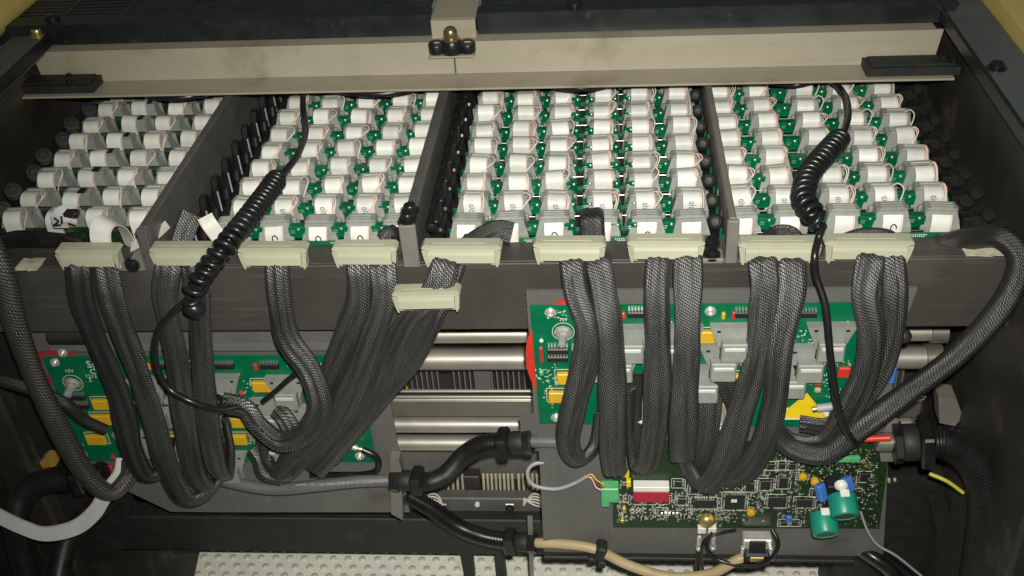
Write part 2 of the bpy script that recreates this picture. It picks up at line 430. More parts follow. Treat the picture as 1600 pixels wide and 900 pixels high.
def coil(pts, R, r, turns, n=10, seg=20, mb=None, loose=1.0):
    P, Lt = resample(pts, .002); F = frames(P); N_ = turns*seg; c = []
    for i in range(N_+1):
        t = i/N_; j = t*(len(P)-1); j0 = min(int(j), len(P)-2); w = j-j0
        p = P[j0].lerp(P[j0+1], w); tt, nn, b = F[j0]; a = 2*PI*turns*(1-(1-t)**loose)
        wb = .0012*math.sin(t*23)*max(0, t-.5)*2
        k = min(1.0, .25+t*turns/1.2, .25+(1-t)*turns/1.2); RR = R*min(1, k)
        c.append(p + nn*(RR*math.cos(a)+wb) + b*(RR*math.sin(a)*(1+wb*60)-wb))
    mb = mb or MB()
    vs = []; fs = []; FF = frames(c)
    for i, (p, (t, nn, w)) in enumerate(zip(c, FF)):
        vs += [p + w*(r*math.cos(2*PI*k/n)) + nn*(r*math.sin(2*PI*k/n)) for k in range(n)]
    for i in range(len(c)-1):
        for k in range(n): fs.append((i*n+k, i*n+(k+1)%n, (i+1)*n+(k+1)%n, (i+1)*n+k))
    fs.append(tuple(range(n))[::-1]); fs.append(tuple((len(c)-1)*n+k for k in range(n)))
    return mb.add(vs, fs)
def text_mb(txt, size, T, ext=.00008):
    cu = bpy.data.curves.new("print_curve", 'FONT'); cu.body = txt; cu.size = size; cu.extrude = ext; cu.resolution_u = 2
    cu.align_x = 'CENTER'; cu.align_y = 'CENTER'
    o = bpy.data.objects.new("print_curve", cu); COL.objects.link(o)
    dg = bpy.context.evaluated_depsgraph_get(); me = bpy.data.meshes.new_from_object(o.evaluated_get(dg))
    mb = MB(); mb.add([T @ v.co for v in me.vertices], [tuple(p.vertices) for p in me.polygons])
    bpy.data.objects.remove(o); bpy.data.curves.remove(cu); bpy.data.meshes.remove(me); return mb
def screw_mb(p, d=(0,-1,0), r=.004, h=.003, n=14, socket=True):
    T = Matrix.Translation(Vector(p)) @ Vector(d).to_track_quat('Z', 'Y').to_matrix().to_4x4()
    prof = [(r*1.45,0),(r*1.45,h*.2),(r,h*.25),(r,h*.85),(r*.85,h)]
    if socket: prof += [(r*.5,h),(r*.45,h*.45),(r*.05,h*.4)]
    return MB().lathe(prof, n, T)
ORD = ['first','second','third','fourth','fifth','sixth','seventh','eighth','ninth','tenth','eleventh','twelfth']

# ------------------------------------------------------------------ the setting
struct('wall_back', MB().box(-.62,.56,.150,.156,-.62,-.034), 'darkwall')
struct('wall_left', MB().box(-.575,-.535,.02,.62,-.62,.085, .004), 'darkwall')
struct('wall_right', MB().box(.425,.455,-.12,.62,-.62,.085, .004), 'darkwall')
struct('floor', MB().box(-1.2,1.2,-.6,.8,-.66,-.62), 'darkwall')
struct('deck_floor', MB().box(-.535,.425,.036,.60,-.03,-.012), 'blackmatte')

# white dimpled mat on the floor of the machine
mt = thing('dimpled_mat', (-.03,.05,-.505), 'off white dimpled plastic mat at the bottom of the machine', 'mat')
part('sheet', MB().prism([(-.428,-.30),(.372,-.30),(.374,.118),(-.445,.118)], -.512, -.5, 'z'), 'mat_', mt)
dm = MB(); bm_ = []
for iy in range(10):
    for ix in range(45):
        x = -.43+ix*.0182+(.0091 if iy % 2 else 0)+random.uniform(-.0006,.0006); y = .108-iy*.0135
        if -.425+.04*(.118-y) < x < .366: bm_.append((x, y))
me_d = MB().lathe([(.0046,0),(.0043,.0012),(.003,.0022),(.0012,.0026)], 12).mesh('dimple', (0,0,0), True); me_d.materials.append(M['dimple'])
bm_.sort(key=lambda p: -p[1])
for x, y in bm_[:290]: inst('dimple', me_d, mt, Vector((x, y, -.5)) - WO[mt.name])

# ------------------------------------------------------------------ front crossbar
bar = thing('front_crossbar', (-.02, .017, -.07), 'long dark grey steel crossbar carrying the row of ivory cable hoods', 'crossbar')
part('front_panel', MB().box(-.50,.425,0,.004,-.0715,0,.0008), 'bar', bar)
part('top_plate', MB().box(-.50,.425,.0042,.036,-.006,-.0004,.0008), 'bar', bar)
for p in [(448,392),(1340,388),(1382,390),(1410,388)]:
    q = atz(p[0], p[1], 0); part('screw', screw_mb((q.x, q.y, -.0004), (0,0,1), .0028, .0022), 'bolt', bar, True)
for nm, (x0, x1), yy in (('worn_label', (20, 72), (402, 422)), ('worn_label', (1508, 1560), (373, 400))):
    a = atz(x0, yy[1], .001); b = atz(x1, yy[0], .001)
    pts = []
    for k in range(24):
        t = k/24*2*PI; cx, cy = math.cos(t), math.sin(t); sq = max(abs(cx), abs(cy))
        pts.append(((a.x+b.x)/2+(b.x-a.x)/2*cx/sq*random.uniform(.9,1.02), (a.y+b.y)/2+(b.y-a.y)/2*cy/sq*random.uniform(.85,1.02)))
    part(nm, MB().prism(pts, -.0003, .0006, 'z'), 'paper', bar)

# ------------------------------------------------------------------ dividers between the bays
def divider(x, w, label, m, capm, foot):
    d = thing('bay_divider', (x, .2, 0), label, 'divider', 'dividers between the connector bays')
    part('plate', MB().box(x-w/2, x+w/2, .004, .44, -.03, .0405, .0012), m, d)
    part('front_bracket', MB().box(x-foot/2, x+foot/2, -.0015, .0035, -.002, .0405, .001), capm, d)
    return d
d1 = divider(-.3205, .008, 'plain dark divider plate between the far left bay and the next bay', 'divider', 'divider', .009)
part('foot', MB().prism([(-.353,0),(-.325,0),(-.325,.022),(-.331,.019),(-.337,.010),(-.345,.007)], -.004, .0005, 'y'), 'clear', d1)
part('bolt', screw_mb((-.3355,-.004,.0065), (0,-1,.2), .0048, .005), 'darkbolt', d1, True)
d2 = divider(-.0870, .010, 'dark divider plate topped by two black bolts left of the middle bay', 'divider', 'clear', .0145)
for y in (.008, .022): part('bolt', screw_mb((-.0870,y,.0405), (0,0,1), .0056, .0075, 16), 'darkbolt', d2, True)
d3 = divider(.1855, .006, 'grey divider plate with two bolts in its foot right of the middle bay', 'clear', 'clear', .010)
part('foot', MB().box(.160,.1795,-.003,.014,-.001,.004,.001), 'clear', d3)
for k, (y, z) in enumerate(((.0035,.004),(.0215,.004))):
    part('bolt', screw_mb((.1695+.001*k,y,z), (0,-.3,1), .0052, .006, 16), 'darkbolt', d3, True)

# ------------------------------------------------------------------ connector bays
def conn_body():
    mb = MB(); mb.frustum(0, .0135, -.012, .003, .0350, .024, .0325, .022)
    mb.frustum(0, .0135, .003, .0170, .0325, .022, .0250, .0160, .001)
    for sx in (-1, 1):
        mb.box(sx*.0150-.0018, sx*.0150+.0018, .019, .0235, -.006, .0135, .0010)
    mb.box(-.009, .009, .0008, .003, -.004, .002, .0006)
    return mb
def clip_mb():
    mb = MB(); mb.box(-.0124,.0124,.006,.0185,.0165,.0194,.0009)
    for k in range(3): mb.box(-.0095,.0095,.0066+k*.0038,.0086+k*.0038,.0188,.0204,.0005)
    mb.box(-.0135,-.0116,.008,.016,.010,.0186,.0006); mb.box(.0116,.0135,.008,.016,.010,.0186,.0006)
    return mb
def ribbon_mb(prof, w, seed, th=.0007):
    rnd = random.Random(seed); mb = MB(); P, L = resample([(0, y, z) for y, z in prof], .0015); vs = []; fs = []; uvs = []
    n = len(P); sk = rnd.uniform(-.0024,.0024)
    T = frames(P, (0,-1,.3)); nu = 4
    for side in (0, 1):
        for i, p in enumerate(P):
            for k in range(nu+1):
                x = -w/2+w*k/nu + sk*(1-i/(n-1)); q = p + T[i][1]*(th*side)
                vs.append((x, q.y, q.z))
    o2 = n*(nu+1)
    for i in range(n-1):
        for k in range(nu):
            a, b, c, d = i*(nu+1)+k, i*(nu+1)+k+1, (i+1)*(nu+1)+k+1, (i+1)*(nu+1)+k
            uu = ((k/nu, i/n), ((k+1)/nu, i/n), ((k+1)/nu, (i+1)/n), (k/nu, (i+1)/n))
            fs.append((a,b,c,d)); uvs.append(uu); fs.append((d+o2,c+o2,b+o2,a+o2)); uvs.append((uu[3],uu[2],uu[1],uu[0]))
        for k in (0, nu):
            a, d = i*(nu+1)+k, (i+1)*(nu+1)+k; u = k/nu
            fs.append((a, d, d+o2, a+o2) if k == 0 else (d, a, a+o2, d+o2)); uvs.append([(u, 0)]*4)
    mb.add(vs, fs, uvs); return mb
def arc(cy, cz, r, a0, a1, n=8):
    return [(cy + r*math.cos(math.radians(a0+(a1-a0)*k/n)), cz + r*math.sin(math.radians(a0+(a1-a0)*k/n))) for k in range(n+1)]
def shared(name, mb, m, smooth=False):
    me = mb.mesh(name, (0,0,0), smooth); me.materials.append(M[m]); return me
ME_body = shared('connector_body', conn_body(), 'grey'); ME_clip = shared('strain_relief', clip_mb(), 'grey')
RW = .0166
RIB = []; RIBB = []; RIB_DY = []
for s in range(12):
    dz = random.uniform(-.0020,.0022); dy = random.uniform(-.0018,.0014)
    pr = [(-.0035+dy*.5,-.012),(-.0040+dy,.003),(-.0042+dy,.0100+dz)] + arc(.0042+dy,.0135+dz,.0084,182,40,11)[1:] + [(.0135,.0196)]
    RIB_DY.append(dy); RIB.append(shared('ribbon', ribbon_mb(pr, RW, s), 'ribbon', True)); RIBB.append(shared('ribbon', ribbon_mb(pr, RW, s), 'ribbonb', True))
prf = [(-.0015,-.012),(-.0010,.004),(.0005,.010),(.0040,.0148)]
RIBF = shared('ribbon', ribbon_mb(prf, RW, 3), 'ribbon', True)
WL = []
for s in range(14):
    rnd = random.Random(40+s); mbw = MB()
    o = rnd.uniform(-.001,.001); hgt = rnd.uniform(.0,.004); out = rnd.uniform(-.003,.006); cr = rnd.choice((0,0,.004,.007))
    tube([(.0075,.008,.0205),(.0098+out*.6,.006,.0225+hgt),(.0122+out,.001,.0205+hgt*.6),(.0112+out*.5-cr,-.0052,.014),(.0098-cr*1.3,-.0056,.006)], .00062, 7, .0018, mbw)
    WLa = shared('wire_loop', mbw, 'wirew' if s % 3 else 'wirep', True)
    mbw = MB(); tube([(.0068,.008,.0206),(.0086+out*.5,.0045,.0230+hgt),(.0108+out*.8,-.001,.0195+hgt*.4),(.0098+out*.3-cr*.6,-.0054,.013),(.0087-cr,-.0058,.004)], .0006, 7, .0018, mbw)
    WL.append((WLa, shared('wire_loop', mbw, 'wirep', True)))
ME_tape = shared('tape_patch', MB().box(.0045,.0118,.0035,.0125,.0212,.0226,.0004), 'tape')
Tt = Matrix.Translation((0, -.0051+RIB_DY[0], .0085)) @ Matrix.Rotation(PI/2, 4, 'X') @ Matrix.Rotation(PI/2, 4, 'Z')
ME_print = shared('print', text_mb("-03J2(0", .0066, Tt, .00005), 'ink')
hk = MB(); tube([(-.002,-.0028,.003),(-.0018,-.0026,.0075),(.0004,-.0024,.0092),(.0024,-.0026,.0072),(.0026,-.0028,.005)], .00055, 6, .001, hk)
ME_hook = shared('pen_mark', hk, 'tape', True)

ROW0, PITCH = .0375, .0358
BAYS = [
 ('far left bay', [-.4710,-.4300,-.3895,-.3495], 1, -.0190),
 ('second bay', [-.2560,-.2172,-.1775,-.1385,-.1040], 0, .0),
 ('middle bay', [-.0415,-.0030,.0358,.0770,.1156,.1555], 0, -.001),
 ('far right bay', [.2000,.2395,.2845,.3255,.3668], 0, .003),
]
NROW = 9
gb = MB(); gb.box(-.0080,.0080,0,.009,.0015,.0138,.0011); ME_gb = shared('green_block', gb, 'gblock')
ME_gn = shared('green_block', MB().box(-.0050,.0050,0,.009,.0012,.0140,.0014), 'gblock')
sb = MB(); sb.lathe([(.0013,0),(.0012,.0007),(.0006,.0011)], 8, Matrix.Translation((.002,-.0004,.0122)) @ Matrix.Rotation(PI/2, 4, 'X')); sb.box(-.0055,-.0015,-.0004,.0002,.0100,.0105); sb.box(-.0055,-.0020,-.0004,.0002,.0080,.0085)
ME_sold = shared('solder_dot', sb, 'bolt', True)
ME_base = shared('black_base', MB().box(-.0075,.0075,.002,.020,-.012,.0008,.0006), 'chip')  # plain black box filling the dark gap below the green block
for bi, (bn, cols, r0, dy) in enumerate(BAYS):
    for k in range(r0, NROW):
        y = ROW0 + dy + k*(PITCH if bi else .0383)
        ro = ORD[k-r0] + ' row from front'
        cx = (cols[0]+cols[-1])/2
        gname = 'green cards under the connector rows'
        cd = thing('circuit_card', (cx, y+.012, -.012), f'green circuit card strip under the {ro} of the {bn}', 'circuit card', gname)
        x0, x1 = cols[0]-.019, cols[-1]+.019
        if bi == 0:
            part('board', MB().box(x0, x1, -.0004+y, y+.0012, -.012, .0078, .0003), 'pcbd', cd)
            pads = MB()
            for c in cols:
                for a in range(8):
                    for b_ in range(2): pads.box(c+.003+a*.0017, c+.0038+a*.0017, y-.0008, y-.0005, .0040+b_*.0018, .0048+b_*.0018)
            o = part('solder_pads', pads, 'pin', cd); o['kind'] = 'stuff'
        else:
            part('board', MB().box(x0, x1, y+.0125, y+.0140, -.012, .0045, .0003), 'pcb', cd)
            gaps = [(cols[i]+cols[i+1])/2 for i in range(len(cols)-1)]
            if bi == 3: gaps = [cols[0]-.0175] + gaps if False else gaps
            for gi, g in enumerate(gaps):
                wide = (cols[gi+1]-cols[gi]) > .0405
                for gx in ((g-.0074, g+.0078) if (bi == 2 and gi in (2,3)) else (g,)):
                    l = Vector((gx, y+.004, 0)) - WO[cd.name]
                    b1 = inst('green_block', ME_gn if bi == 2 else ME_gb, cd, l); inst('solder_dot', ME_sold, b1)
                l = Vector((g, y, 0)) - WO[cd.name]; inst('black_base', ME_base, cd, l)
                part('edge_glint', MB().cyl((g-.0085, y+.0015, .0012), (g+.0085, y+.0015, .0012), .00018, 6), 'pin', cd)  # thin bright line standing in for light caught on the card edge
            if k == 0:
                part('edge_strip', MB().box(x0, x1, .0345, .0362, -.004, .0032, .0003), 'pcb', cd)
                sk = MB()
                for c in [g for g in gaps]:
                    for a in range(9): sk.box(c-.008+a*.0018, c-.0069+a*.0018, .0341, .0344, .0012, .0021)
                    for a in range(7): sk.box(c-.006+a*.0018, c-.0049+a*.0018, .0341, .0344, -.0004, .0004)
                o = part('silkscreen', sk, 'silk', cd); o['kind'] = 'stuff'
                part('solder_dot', MB().lathe([(.0014,0),(.0012,.0006),(.0006,.0009)], 8, Matrix.Translation((gaps[0]+.012,.0343,.0012)) @ Matrix.Rotation(PI/2, 4, 'X')), 'bolt', cd, True)
        for ci, c in enumerate(cols):
            x = c + random.uniform(-.0009,.0009)
            col_o = ORD[ci] + ' from left'
            kind = 'front grey ribbon connector' if k == 0 else ('cool white taped ribbon connector' if (bi == 0 and ci == 1) else 'white ribbon connector')
            md = thing('ribbon_connector', (x, y, -.012), f'{kind}, {bn}, {ro}, {col_o}', 'connector', 'ribbon connectors standing in the four bays')
            md.rotation_euler = (random.uniform(-.03,.03), random.uniform(-.035,.035), random.uniform(-.085,.085))
            up = (0,0,.012+random.uniform(-.0012,.0012))
            inst('connector_body', ME_body, md, up)
            inst('strain_relief', ME_clip, md, up)
            if k == 0:
                rb = inst('ribbon', RIBF, md, up)
                if (ci + bi) % 2 == 0 or bi == 1: inst('pen_mark', ME_hook, rb)
            else:
                rb = inst('ribbon', RIB[0] if (k == 1 and bi) else random.choice(RIBB if (bi == 0 and ci == 1) else RIB), md, up)
                if k == 1 and bi: inst('print', ME_print, rb)
                a, b_ = random.choice(WL)
                if bi == 0 and ci == 1: inst('tape_patch', ME_tape, rb)
                else:
                    inst('wire_loop', a, md, up)
                    if random.random() < .75: inst('wire_loop', b_, md, up)

# black plugs in rows along the dividers and walls
def plug_row(name, xs, seeds, build, lab, cat, group):
    for k in range(NROW):
        y = ROW0 + k*PITCH + .012
        t = thing(name, (xs(y), y, -.012), lab.format(ORD[k]), cat, group); build(t, xs(y), y, k)
def fin(t, x, y, k):
    pr = [(y-.010,-.012),(y+.008,-.012),(y+.006,.014)] + [(y+.001+.005*math.cos(a), .0175+.006*math.sin(a)) for a in (0,.6,1.2,1.8,2.4,3.1)] + [(y-.006,.012)]
    part('fin', MB().prism(pr, x-.0026, x+.0026, 'x'), 'black', t)
    part('stripe', MB().box(x+.0027,x+.0042,y-.0105,y-.0085,-.010,.012,.0005), 'lgrey', t)
    part('fin_cap', MB().lathe([(.0046,0),(.0046,.010),(.003,.0115)], 12, Matrix.Translation((x+.006,y+.004,-.004)) @ Matrix.Rotation(-.3, 4, 'X')), 'black', t, True)
plug_row('black_fin', lambda y: -.2955, 1, fin, 'black upright fin with grey stripe right of the plain dark divider, {} from the front', 'fin', 'black fins along the left divider')
def chain(t, x, y, k):
    for dx, dz, r in ((-.0055,.010,.0058),(.0015,.006,.0055),(-.001,.0165,.0042)):
        T = Matrix.Translation((x+dx, y-.010, dz)) @ Matrix.Rotation(-PI/2+.25, 4, 'X')
        part('link', MB().lathe([(r*.6,0),(r,.002),(r,.013),(r*.8,.016),(r*.8,.024),(r*.4,.026)], 12, T), 'black', t, True)
    part('stem', MB().box(x-.006,x+.004,y-.004,y+.010,-.012,.008,.001), 'black', t)
plug_row('black_plug_cluster', lambda y: -.0685, 2, chain, 'black plug cluster along the left edge of the middle bay, {} from the front', 'plug', 'black plug clusters beside the middle bay')
def knob(t, x, y, k):
    T = Matrix.Translation((x, y-.006, .012)) @ Matrix.Rotation(.95, 4, 'X')
    part('cap', MB().lathe([(.006,-.012),(.0072,-.010),(.0072,-.002),(.0066,.0),(.0052,.0016),(.004,.001),(.0034,-.0012),(.0004,-.0016)], 18, T), 'blackmatte', t, True)
    part('stem', MB().cyl((x,y+.006,-.012),(x,y+.001,.008),.0055,12), 'black', t, True)
plug_row('round_plug', lambda y: .1755, 3, knob, 'round black plug left of the grey divider, {} from the front', 'plug', 'round plugs beside the grey divider')
def wallplug(t, x, y, k):
    for dx, dz, r in ((0,.012,.0088),(.012,-.002,.0075)):
        T = Matrix.Translation((x+dx, y, dz)) @ Matrix.Rotation(.75, 4, 'X') @ Matrix.Rotation(.35, 4, 'Y')
        part('cap', MB().lathe([(r*.7,-.020),(r,-.017),(r,-.012),(r*.86,-.0115),(r*.86,-.0095),(r,-.009),(r,-.005),(r*.84,-.0042),(r*.84,-.002),(r*.92,-.0015),(r*.9,.0),(r*.55,.0003),(r*.5,-.0012),(r*.05,-.0014)], 16, T), 'blackmatte', t, True)
    part('stem', MB().box(x-.007,x+.013,y,y+.012,-.012,.004,.001), 'black', t)
plug_row('black_wall_plug', lambda y: -.500+.003*math.sin(y*90), 4, wallplug, 'glossy black plug along the left wall, {} from the front', 'plug', 'black plugs along the left wall')
def wallplug2(t, x, y, k):
    for dx, dz, r, l in ((0,.004,.0070,.02),(-.009,-.002,.0055,.016),(.008,.010,.006,.016)):
        T = Matrix.Translation((x+dx, y+dx*.3, dz)) @ Matrix.Rotation(.55+.1*math.sin(k*3), 4, 'X')
        part('cap', MB().lathe([(r*.6,-l),(r,-l*.85),(r,-l*.6),(r*.84,-l*.56),(r*.84,-l*.45),(r,-l*.4),(r,-l*.12),(r*.9,-.0002),(r*.5,.0),(r*.45,-.0012),(r*.05,-.0014)], 12, T), 'blackdull', t, True)
    part('stem', MB().box(x-.012,x+.010,y+.002,y+.012,-.012,.006,.001), 'blackdull', t)
plug_row('dark_wall_plug', lambda y: .400, 5, wallplug2, 'dark cable plug along the right wall, {} from the front', 'plug', 'dark plugs along the right wall')
for k, (px, py) in enumerate(((1445,320),(62,205),(30,265),(88,165),(1440,215))):
    x = .4235 if px > 800 else -.5335; d = ray(px, py); p = Vector(CP + d*((x-CP[0])/d[0]))
    if not (-.1 < p.y < .6 and p.z < .08): continue

# looped ribbon, marked ribbon and black bundle at the front of the far left bay
lp = thing('ribbon_loop', atz(170,385,-.004), 'big white ribbon cable loop standing behind the leftmost ivory hood', 'ribbon cable')
p0 = atz(152,383,.0); 
pts = [(160,388,.008),(157,372,.009),(158,356,.012),(168,345,.020),(184,348,.030),(197,366,.036),(206,388,.038)]
P = [at(*p) for p in pts]
def rib_prof(w, t=.0009):
    return lambda s, L: [(-w/2+w*k/6, t/2) for k in range(7)] + [(w/2-w*k/6, -t/2) for k in range(7)]
def rib_sweep(P, w, n0, twist=0.0, t=.0009):
    mb = sweep(P, rib_prof(w, t), .0025, n0, twist)
    for i, u in list(mb.uv.items()): mb.uv[i] = [((min(q[0], 2*w+t-q[0]) if q[0] > w+t/2 else q[0])/w, q[1]) for q in u]
    return mb
part('band', rib_sweep(P, .0205, (-.15,-1,.2)), 'ribbon', lp, True)
P = [at(*p) for p in [(205,385,.030),(228,376,.028),(245,366,.024),(262,350,.03)]]
solo('ribbon_strip', rib_sweep(P, .012, (0,-.5,1)), 'ribbon', 'white ribbon strip passing under the plain dark divider foot', 'ribbon cable', smooth=True)
P = [at(*p) for p in [(320,338,.04),(328,352,.036),(343,372,.034)]]
solo('ribbon_strip', rib_sweep(P, .014, (.3,-.8,.4)), 'ribbon', 'white ribbon strip leaning beside the braided cable behind the second hood', 'ribbon cable', smooth=True)
P = [at(*p) for p in [(96,356,.028),(92,342,.030),(104,334,.034),(120,338,.038)]]
mr = solo('marked_ribbon', rib_sweep(P, .020, (-.4,-.8,.3)), 'ribbonb', 'folded white ribbon with black marker strokes in the far left bay', 'ribbon cable', smooth=True)
mk = MB()
for a, b in (((84,340),(92,346)),((92,346),(84,352)),((84,352),(95,352)),((96,338),(97,350))):
    A, B = at(*a,.026), at(*b,.026); mk.cyl(A, B, .0009, 6)
o = part('marker_strokes', mk, 'tape', mr)
solo('tape_wrap', MB().box(*(lambda a,b:(a.x,b.x,.030,.040,b.z,a.z))(at(98,330,.034),at(124,340,.034)),.002), 'tape', 'black tape wrapped on the marked ribbon in the far left bay', 'tape')
bb = MB()
for k in range(5):
    r = random.Random(k); y0 = .022+.004*k
    tube([at(2,372+k*4,y0), at(30,366+k*5,y0+.003), at(70,368+k*4,y0), at(108,372+k*3,y0), at(130,378+k*2,y0)], .0038, 8, .005, bb)
solo('black_cable_bundle', bb, 'rubber', 'tangle of black cables at the front left corner of the deck', 'cable bundle', smooth=True)

# ------------------------------------------------------------------ beige beam, grille and rails
bx0, bx1, bz = -.5475, .4175, .055
def by(x): return .2358 + (-.0716-x)*.0145/.48*.5
bt = thing('beige_beam', (-.07,.26,bz), 'long beige painted steel beam crossing above the back of the connector bays', 'beam')
def strip(xa, xb, ya, yb, z0, z1, mb=None):
    mb = mb or MB()
    vs = [(xa,by(xa)+ya,z0),(xb,by(xb)+ya,z0),(xb,by(xb)+yb,z0),(xa,by(xa)+yb,z0),(xa,by(xa)+ya,z1),(xb,by(xb)+ya,z1),(xb,by(xb)+yb,z1),(xa,by(xa)+yb,z1)]
    return mb.add(vs, [(3,2,1,0),(4,5,6,7),(0,1,5,4),(1,2,6,5),(2,3,7,6),(3,0,4,7)])
part('lip', strip(bx0, bx1, 0, .040, bz-.0022, bz), 'beam', bt)
xs = -.0742
f1 = MB(); zt = .0885
def face(xa, xb, top_in_l, top_in_r):
    ya, yb = by(xa)+.0352, by(xb)+.0352
    vs = [(xa,ya,bz+.0002),(xb,yb,bz+.0002),(xb-top_in_r,yb+.004,zt),(xa+top_in_l,ya+.004,zt),(xa,ya+.003,bz+.0002),(xb,yb+.003,bz+.0002),(xb-top_in_r,yb+.007,zt),(xa+top_in_l,ya+.007,zt)]
    return MB().add(vs, [(0,1,2,3),(7,6,5,4),(3,2,6,7),(0,4,5,1),(1,5,6,2),(0,3,7,4)])
part('front_face', face(bx0+.022, xs-.0009, -.006, 0), 'beam', bt)
part('front_face', face(xs+.0009, bx1-.012, 0, -.006), 'beam', bt)
part('top_flange', strip(bx0+.022, bx1-.012, .0425, .068, zt-.002, zt-.0004), 'beam', bt)
part('seam_filler', MB().box(xs-.0008, xs+.0008, by(xs)+.0385, by(xs)+.0415, bz, zt-.002), 'divider', bt)

def clamp(xa, xb, sx, lab):
    c = thing('rail_clamp', ((xa+xb)/2, by(xa)+.02, bz), lab, 'clamp', 'black clamps on the ends of the beam')
    part('pad', strip(xa, xb, .006, .033, bz+.0003, bz+.009), 'blackmatte', c)
    part('pad_edge', strip(xa+.004, xb-.004, .010, .030, bz+.009, bz+.0115), 'blackmatte', c)
    x = xb-.012 if sx > 0 else xa+.055
    for dx, dy in ((0,.024),(.006,.012)): part('screw', screw_mb((x+dx, by(x)+dy, bz+.0115), (0,0,1), .0036, .003), 'darkbolt', c, True)
clamp(-.5445,-.4575,-1,'black clamp pad resting on the left end of the beige beam lip')
clamp(.3355,.4235,1,'black clamp pad resting on the right end of the beige beam lip')

gy0 = .292
def grille(xa, xb, zb, lab):
    g = thing('grille_panel', ((xa+xb)/2, gy0+.15, zb), lab, 'grille', 'black slotted grille panels behind the beam')
    ya, yb = gy0 + (by(xa)-by(-.07)), gy0 + (by(xb)-by(-.07))
    part('front_edge', strip(xa, xb, gy0-by(-.07), gy0-by(-.07)+.004, zb, zb+.0225), 'grille', g)
    z1 = zb+.0225; y1 = gy0+.004
    part('border', strip(xa, xb, gy0-by(-.07)+.0042, gy0-by(-.07)+.020, z1-.004, z1), 'grille', g)
    n = 9; ribs = MB()
    for k in range(n):
        yy = gy0-by(-.07)+.022+k*.010
        o = part('slat', strip(xa+.002, xb-.002, yy, yy+.0064, z1-.0042, z1-.0006), 'grille', g)
    for i in range(1, 7):
        xx = xa + (xb-xa)*i/7
        part('cross_rib', strip(xx-.003, xx+.003, gy0-by(-.07)+.020, gy0-by(-.07)+.112, z1-.0042, z1-.0002), 'grille', g)
    part('under_sheet', strip(xa, xb, gy0-by(-.07)+.018, gy0-by(-.07)+.13, z1-.0034, z1-.0030), 'slot', g)
    q = (xa+.06 if xa < -.2 else xa+.10)
    part('latch_knob', MB().lathe([(.008,0),(.008,.003),(.005,.005),(.001,.005)], 14, Matrix.Translation((q, by(q)+gy0-by(-.07)+.018, z1))), 'darkbolt', g, True)
grille(-.575, -.0985, .0890, 'black slotted grille panel behind the left half of the beam')
grille(-.0500, .425, .0890, 'black slotted grille panel behind the right half of the beam')
cp = thing('centre_post', (-.074,.31,.086), 'short beige post between the two black grille panels', 'post')
part('post_face', strip(-.0972,-.0512,.050,.054,.0883,.1075), 'beam', cp)
part('post_top', strip(-.0972,-.0512,.0542,.30,.105,.1078), 'beam', cp)
wk = thing('wing_nut_clamp', (-.0742,.277,.089), 'black wing knob with a domed brass bolt at the middle of the beam', 'clamp')
kx, ky, kz = -.0755, by(-.075)+.0365, .0795
wm = MB()
part('wing', MB().lathe([(.0080,0),(.0085,.0005),(.0085,.0090),(.0078,.0098),(.0052,.0098),(.0046,.0072),(.0005,.0070)], 16, Matrix.Translation((kx-.016,ky,kz)) @ Matrix.Rotation(.1, 4, 'X')), 'black', wk, True)
part('wing', MB().lathe([(.0080,0),(.0085,.0005),(.0085,.0090),(.0078,.0098),(.0052,.0098),(.0046,.0072),(.0005,.0070)], 16, Matrix.Translation((kx+.016,ky,kz)) @ Matrix.Rotation(.1, 4, 'X')), 'black', wk, True)
part('hub', MB().lathe([(.010,-.001),(.0105,.002),(.0105,.011),(.009,.013)], 18, Matrix.Translation((kx,ky-.001,kz))), 'black', wk, True)
part('cross_bar', MB().box(kx-.022,kx+.022,ky-.006,ky+.006,kz+.001,kz+.008,.002), 'black', wk)
part('washer', MB().lathe([(.009,0),(.009,.0015),(.0075,.002)], 18, Matrix.Translation((kx,ky-.001,kz+.0132))), 'darkbrass', wk, True)
part('domed_bolt', MB().lathe([(.0065,0),(.0072,.004),(.0068,.008),(.005,.0105),(.0025,.0118),(.0003,.0122)], 18, Matrix.Translation((kx,ky-.001,kz+.0152))), 'darkbrass', wk, True)
part('base_tab', MB().box(kx-.024,kx+.024,ky-.010,ky+.006,kz-.0035,kz-.0012,.0005), 'beam', wk)

def railthing(xa, xb, lab):
    r = thing('side_rail', ((xa+xb)/2,.25,.085), lab, 'rail', 'grey rails along the machine sides')
    part('web', MB().box(xa, xb, -.10, .62, .0855, .100, .002), 'rail', r)
    part('lip', MB().box(xa-.003 if xa > 0 else xb-.001, xa+.001 if xa > 0 else xb+.003, -.10, .62, .090, .1035, .001), 'darkbolt', r)
    return r
rr = railthing(.4135,.459,'grey steel side rail running back along the right of the machine')
for p in ((1512,14),(1435,80)): pass
for y in (.305,.150): part('bolt', screw_mb((.425,y,.100), (0,0,1), .006, .006), 'darkbolt', rr, True)
rl = railthing(-.5580,-.5150,'grey steel side rail running back along the left of the machine')
for y in (.325,.30): part('bolt', screw_mb((-.528,y,.100), (0,0,1), .006, .008), 'brass', rl, True)
def cover(poly, z0, z1, lab):
    solo('side_cover', MB().prism(poly, z0, z1, 'z'), 'ycov', lab, 'cover', 'yellow machine covers')
cover([(.4615,.0),(.80,.0),(.80,.62),(.4615,.62)], .06, .112, 'yellow machine cover beyond the right rail')
cv = MB(); sweep([(-.585,.05,.118),(-.585,.62,.118)], lambda s, L: [(.026*math.cos(2*PI*k/24), .022*math.sin(2*PI*k/24)) for k in range(24)], .05, mb=cv)
solo('rounded_cover', cv, 'ycov', 'rounded yellow cover edge beyond the left rail', 'cover', 'yellow machine covers', True)
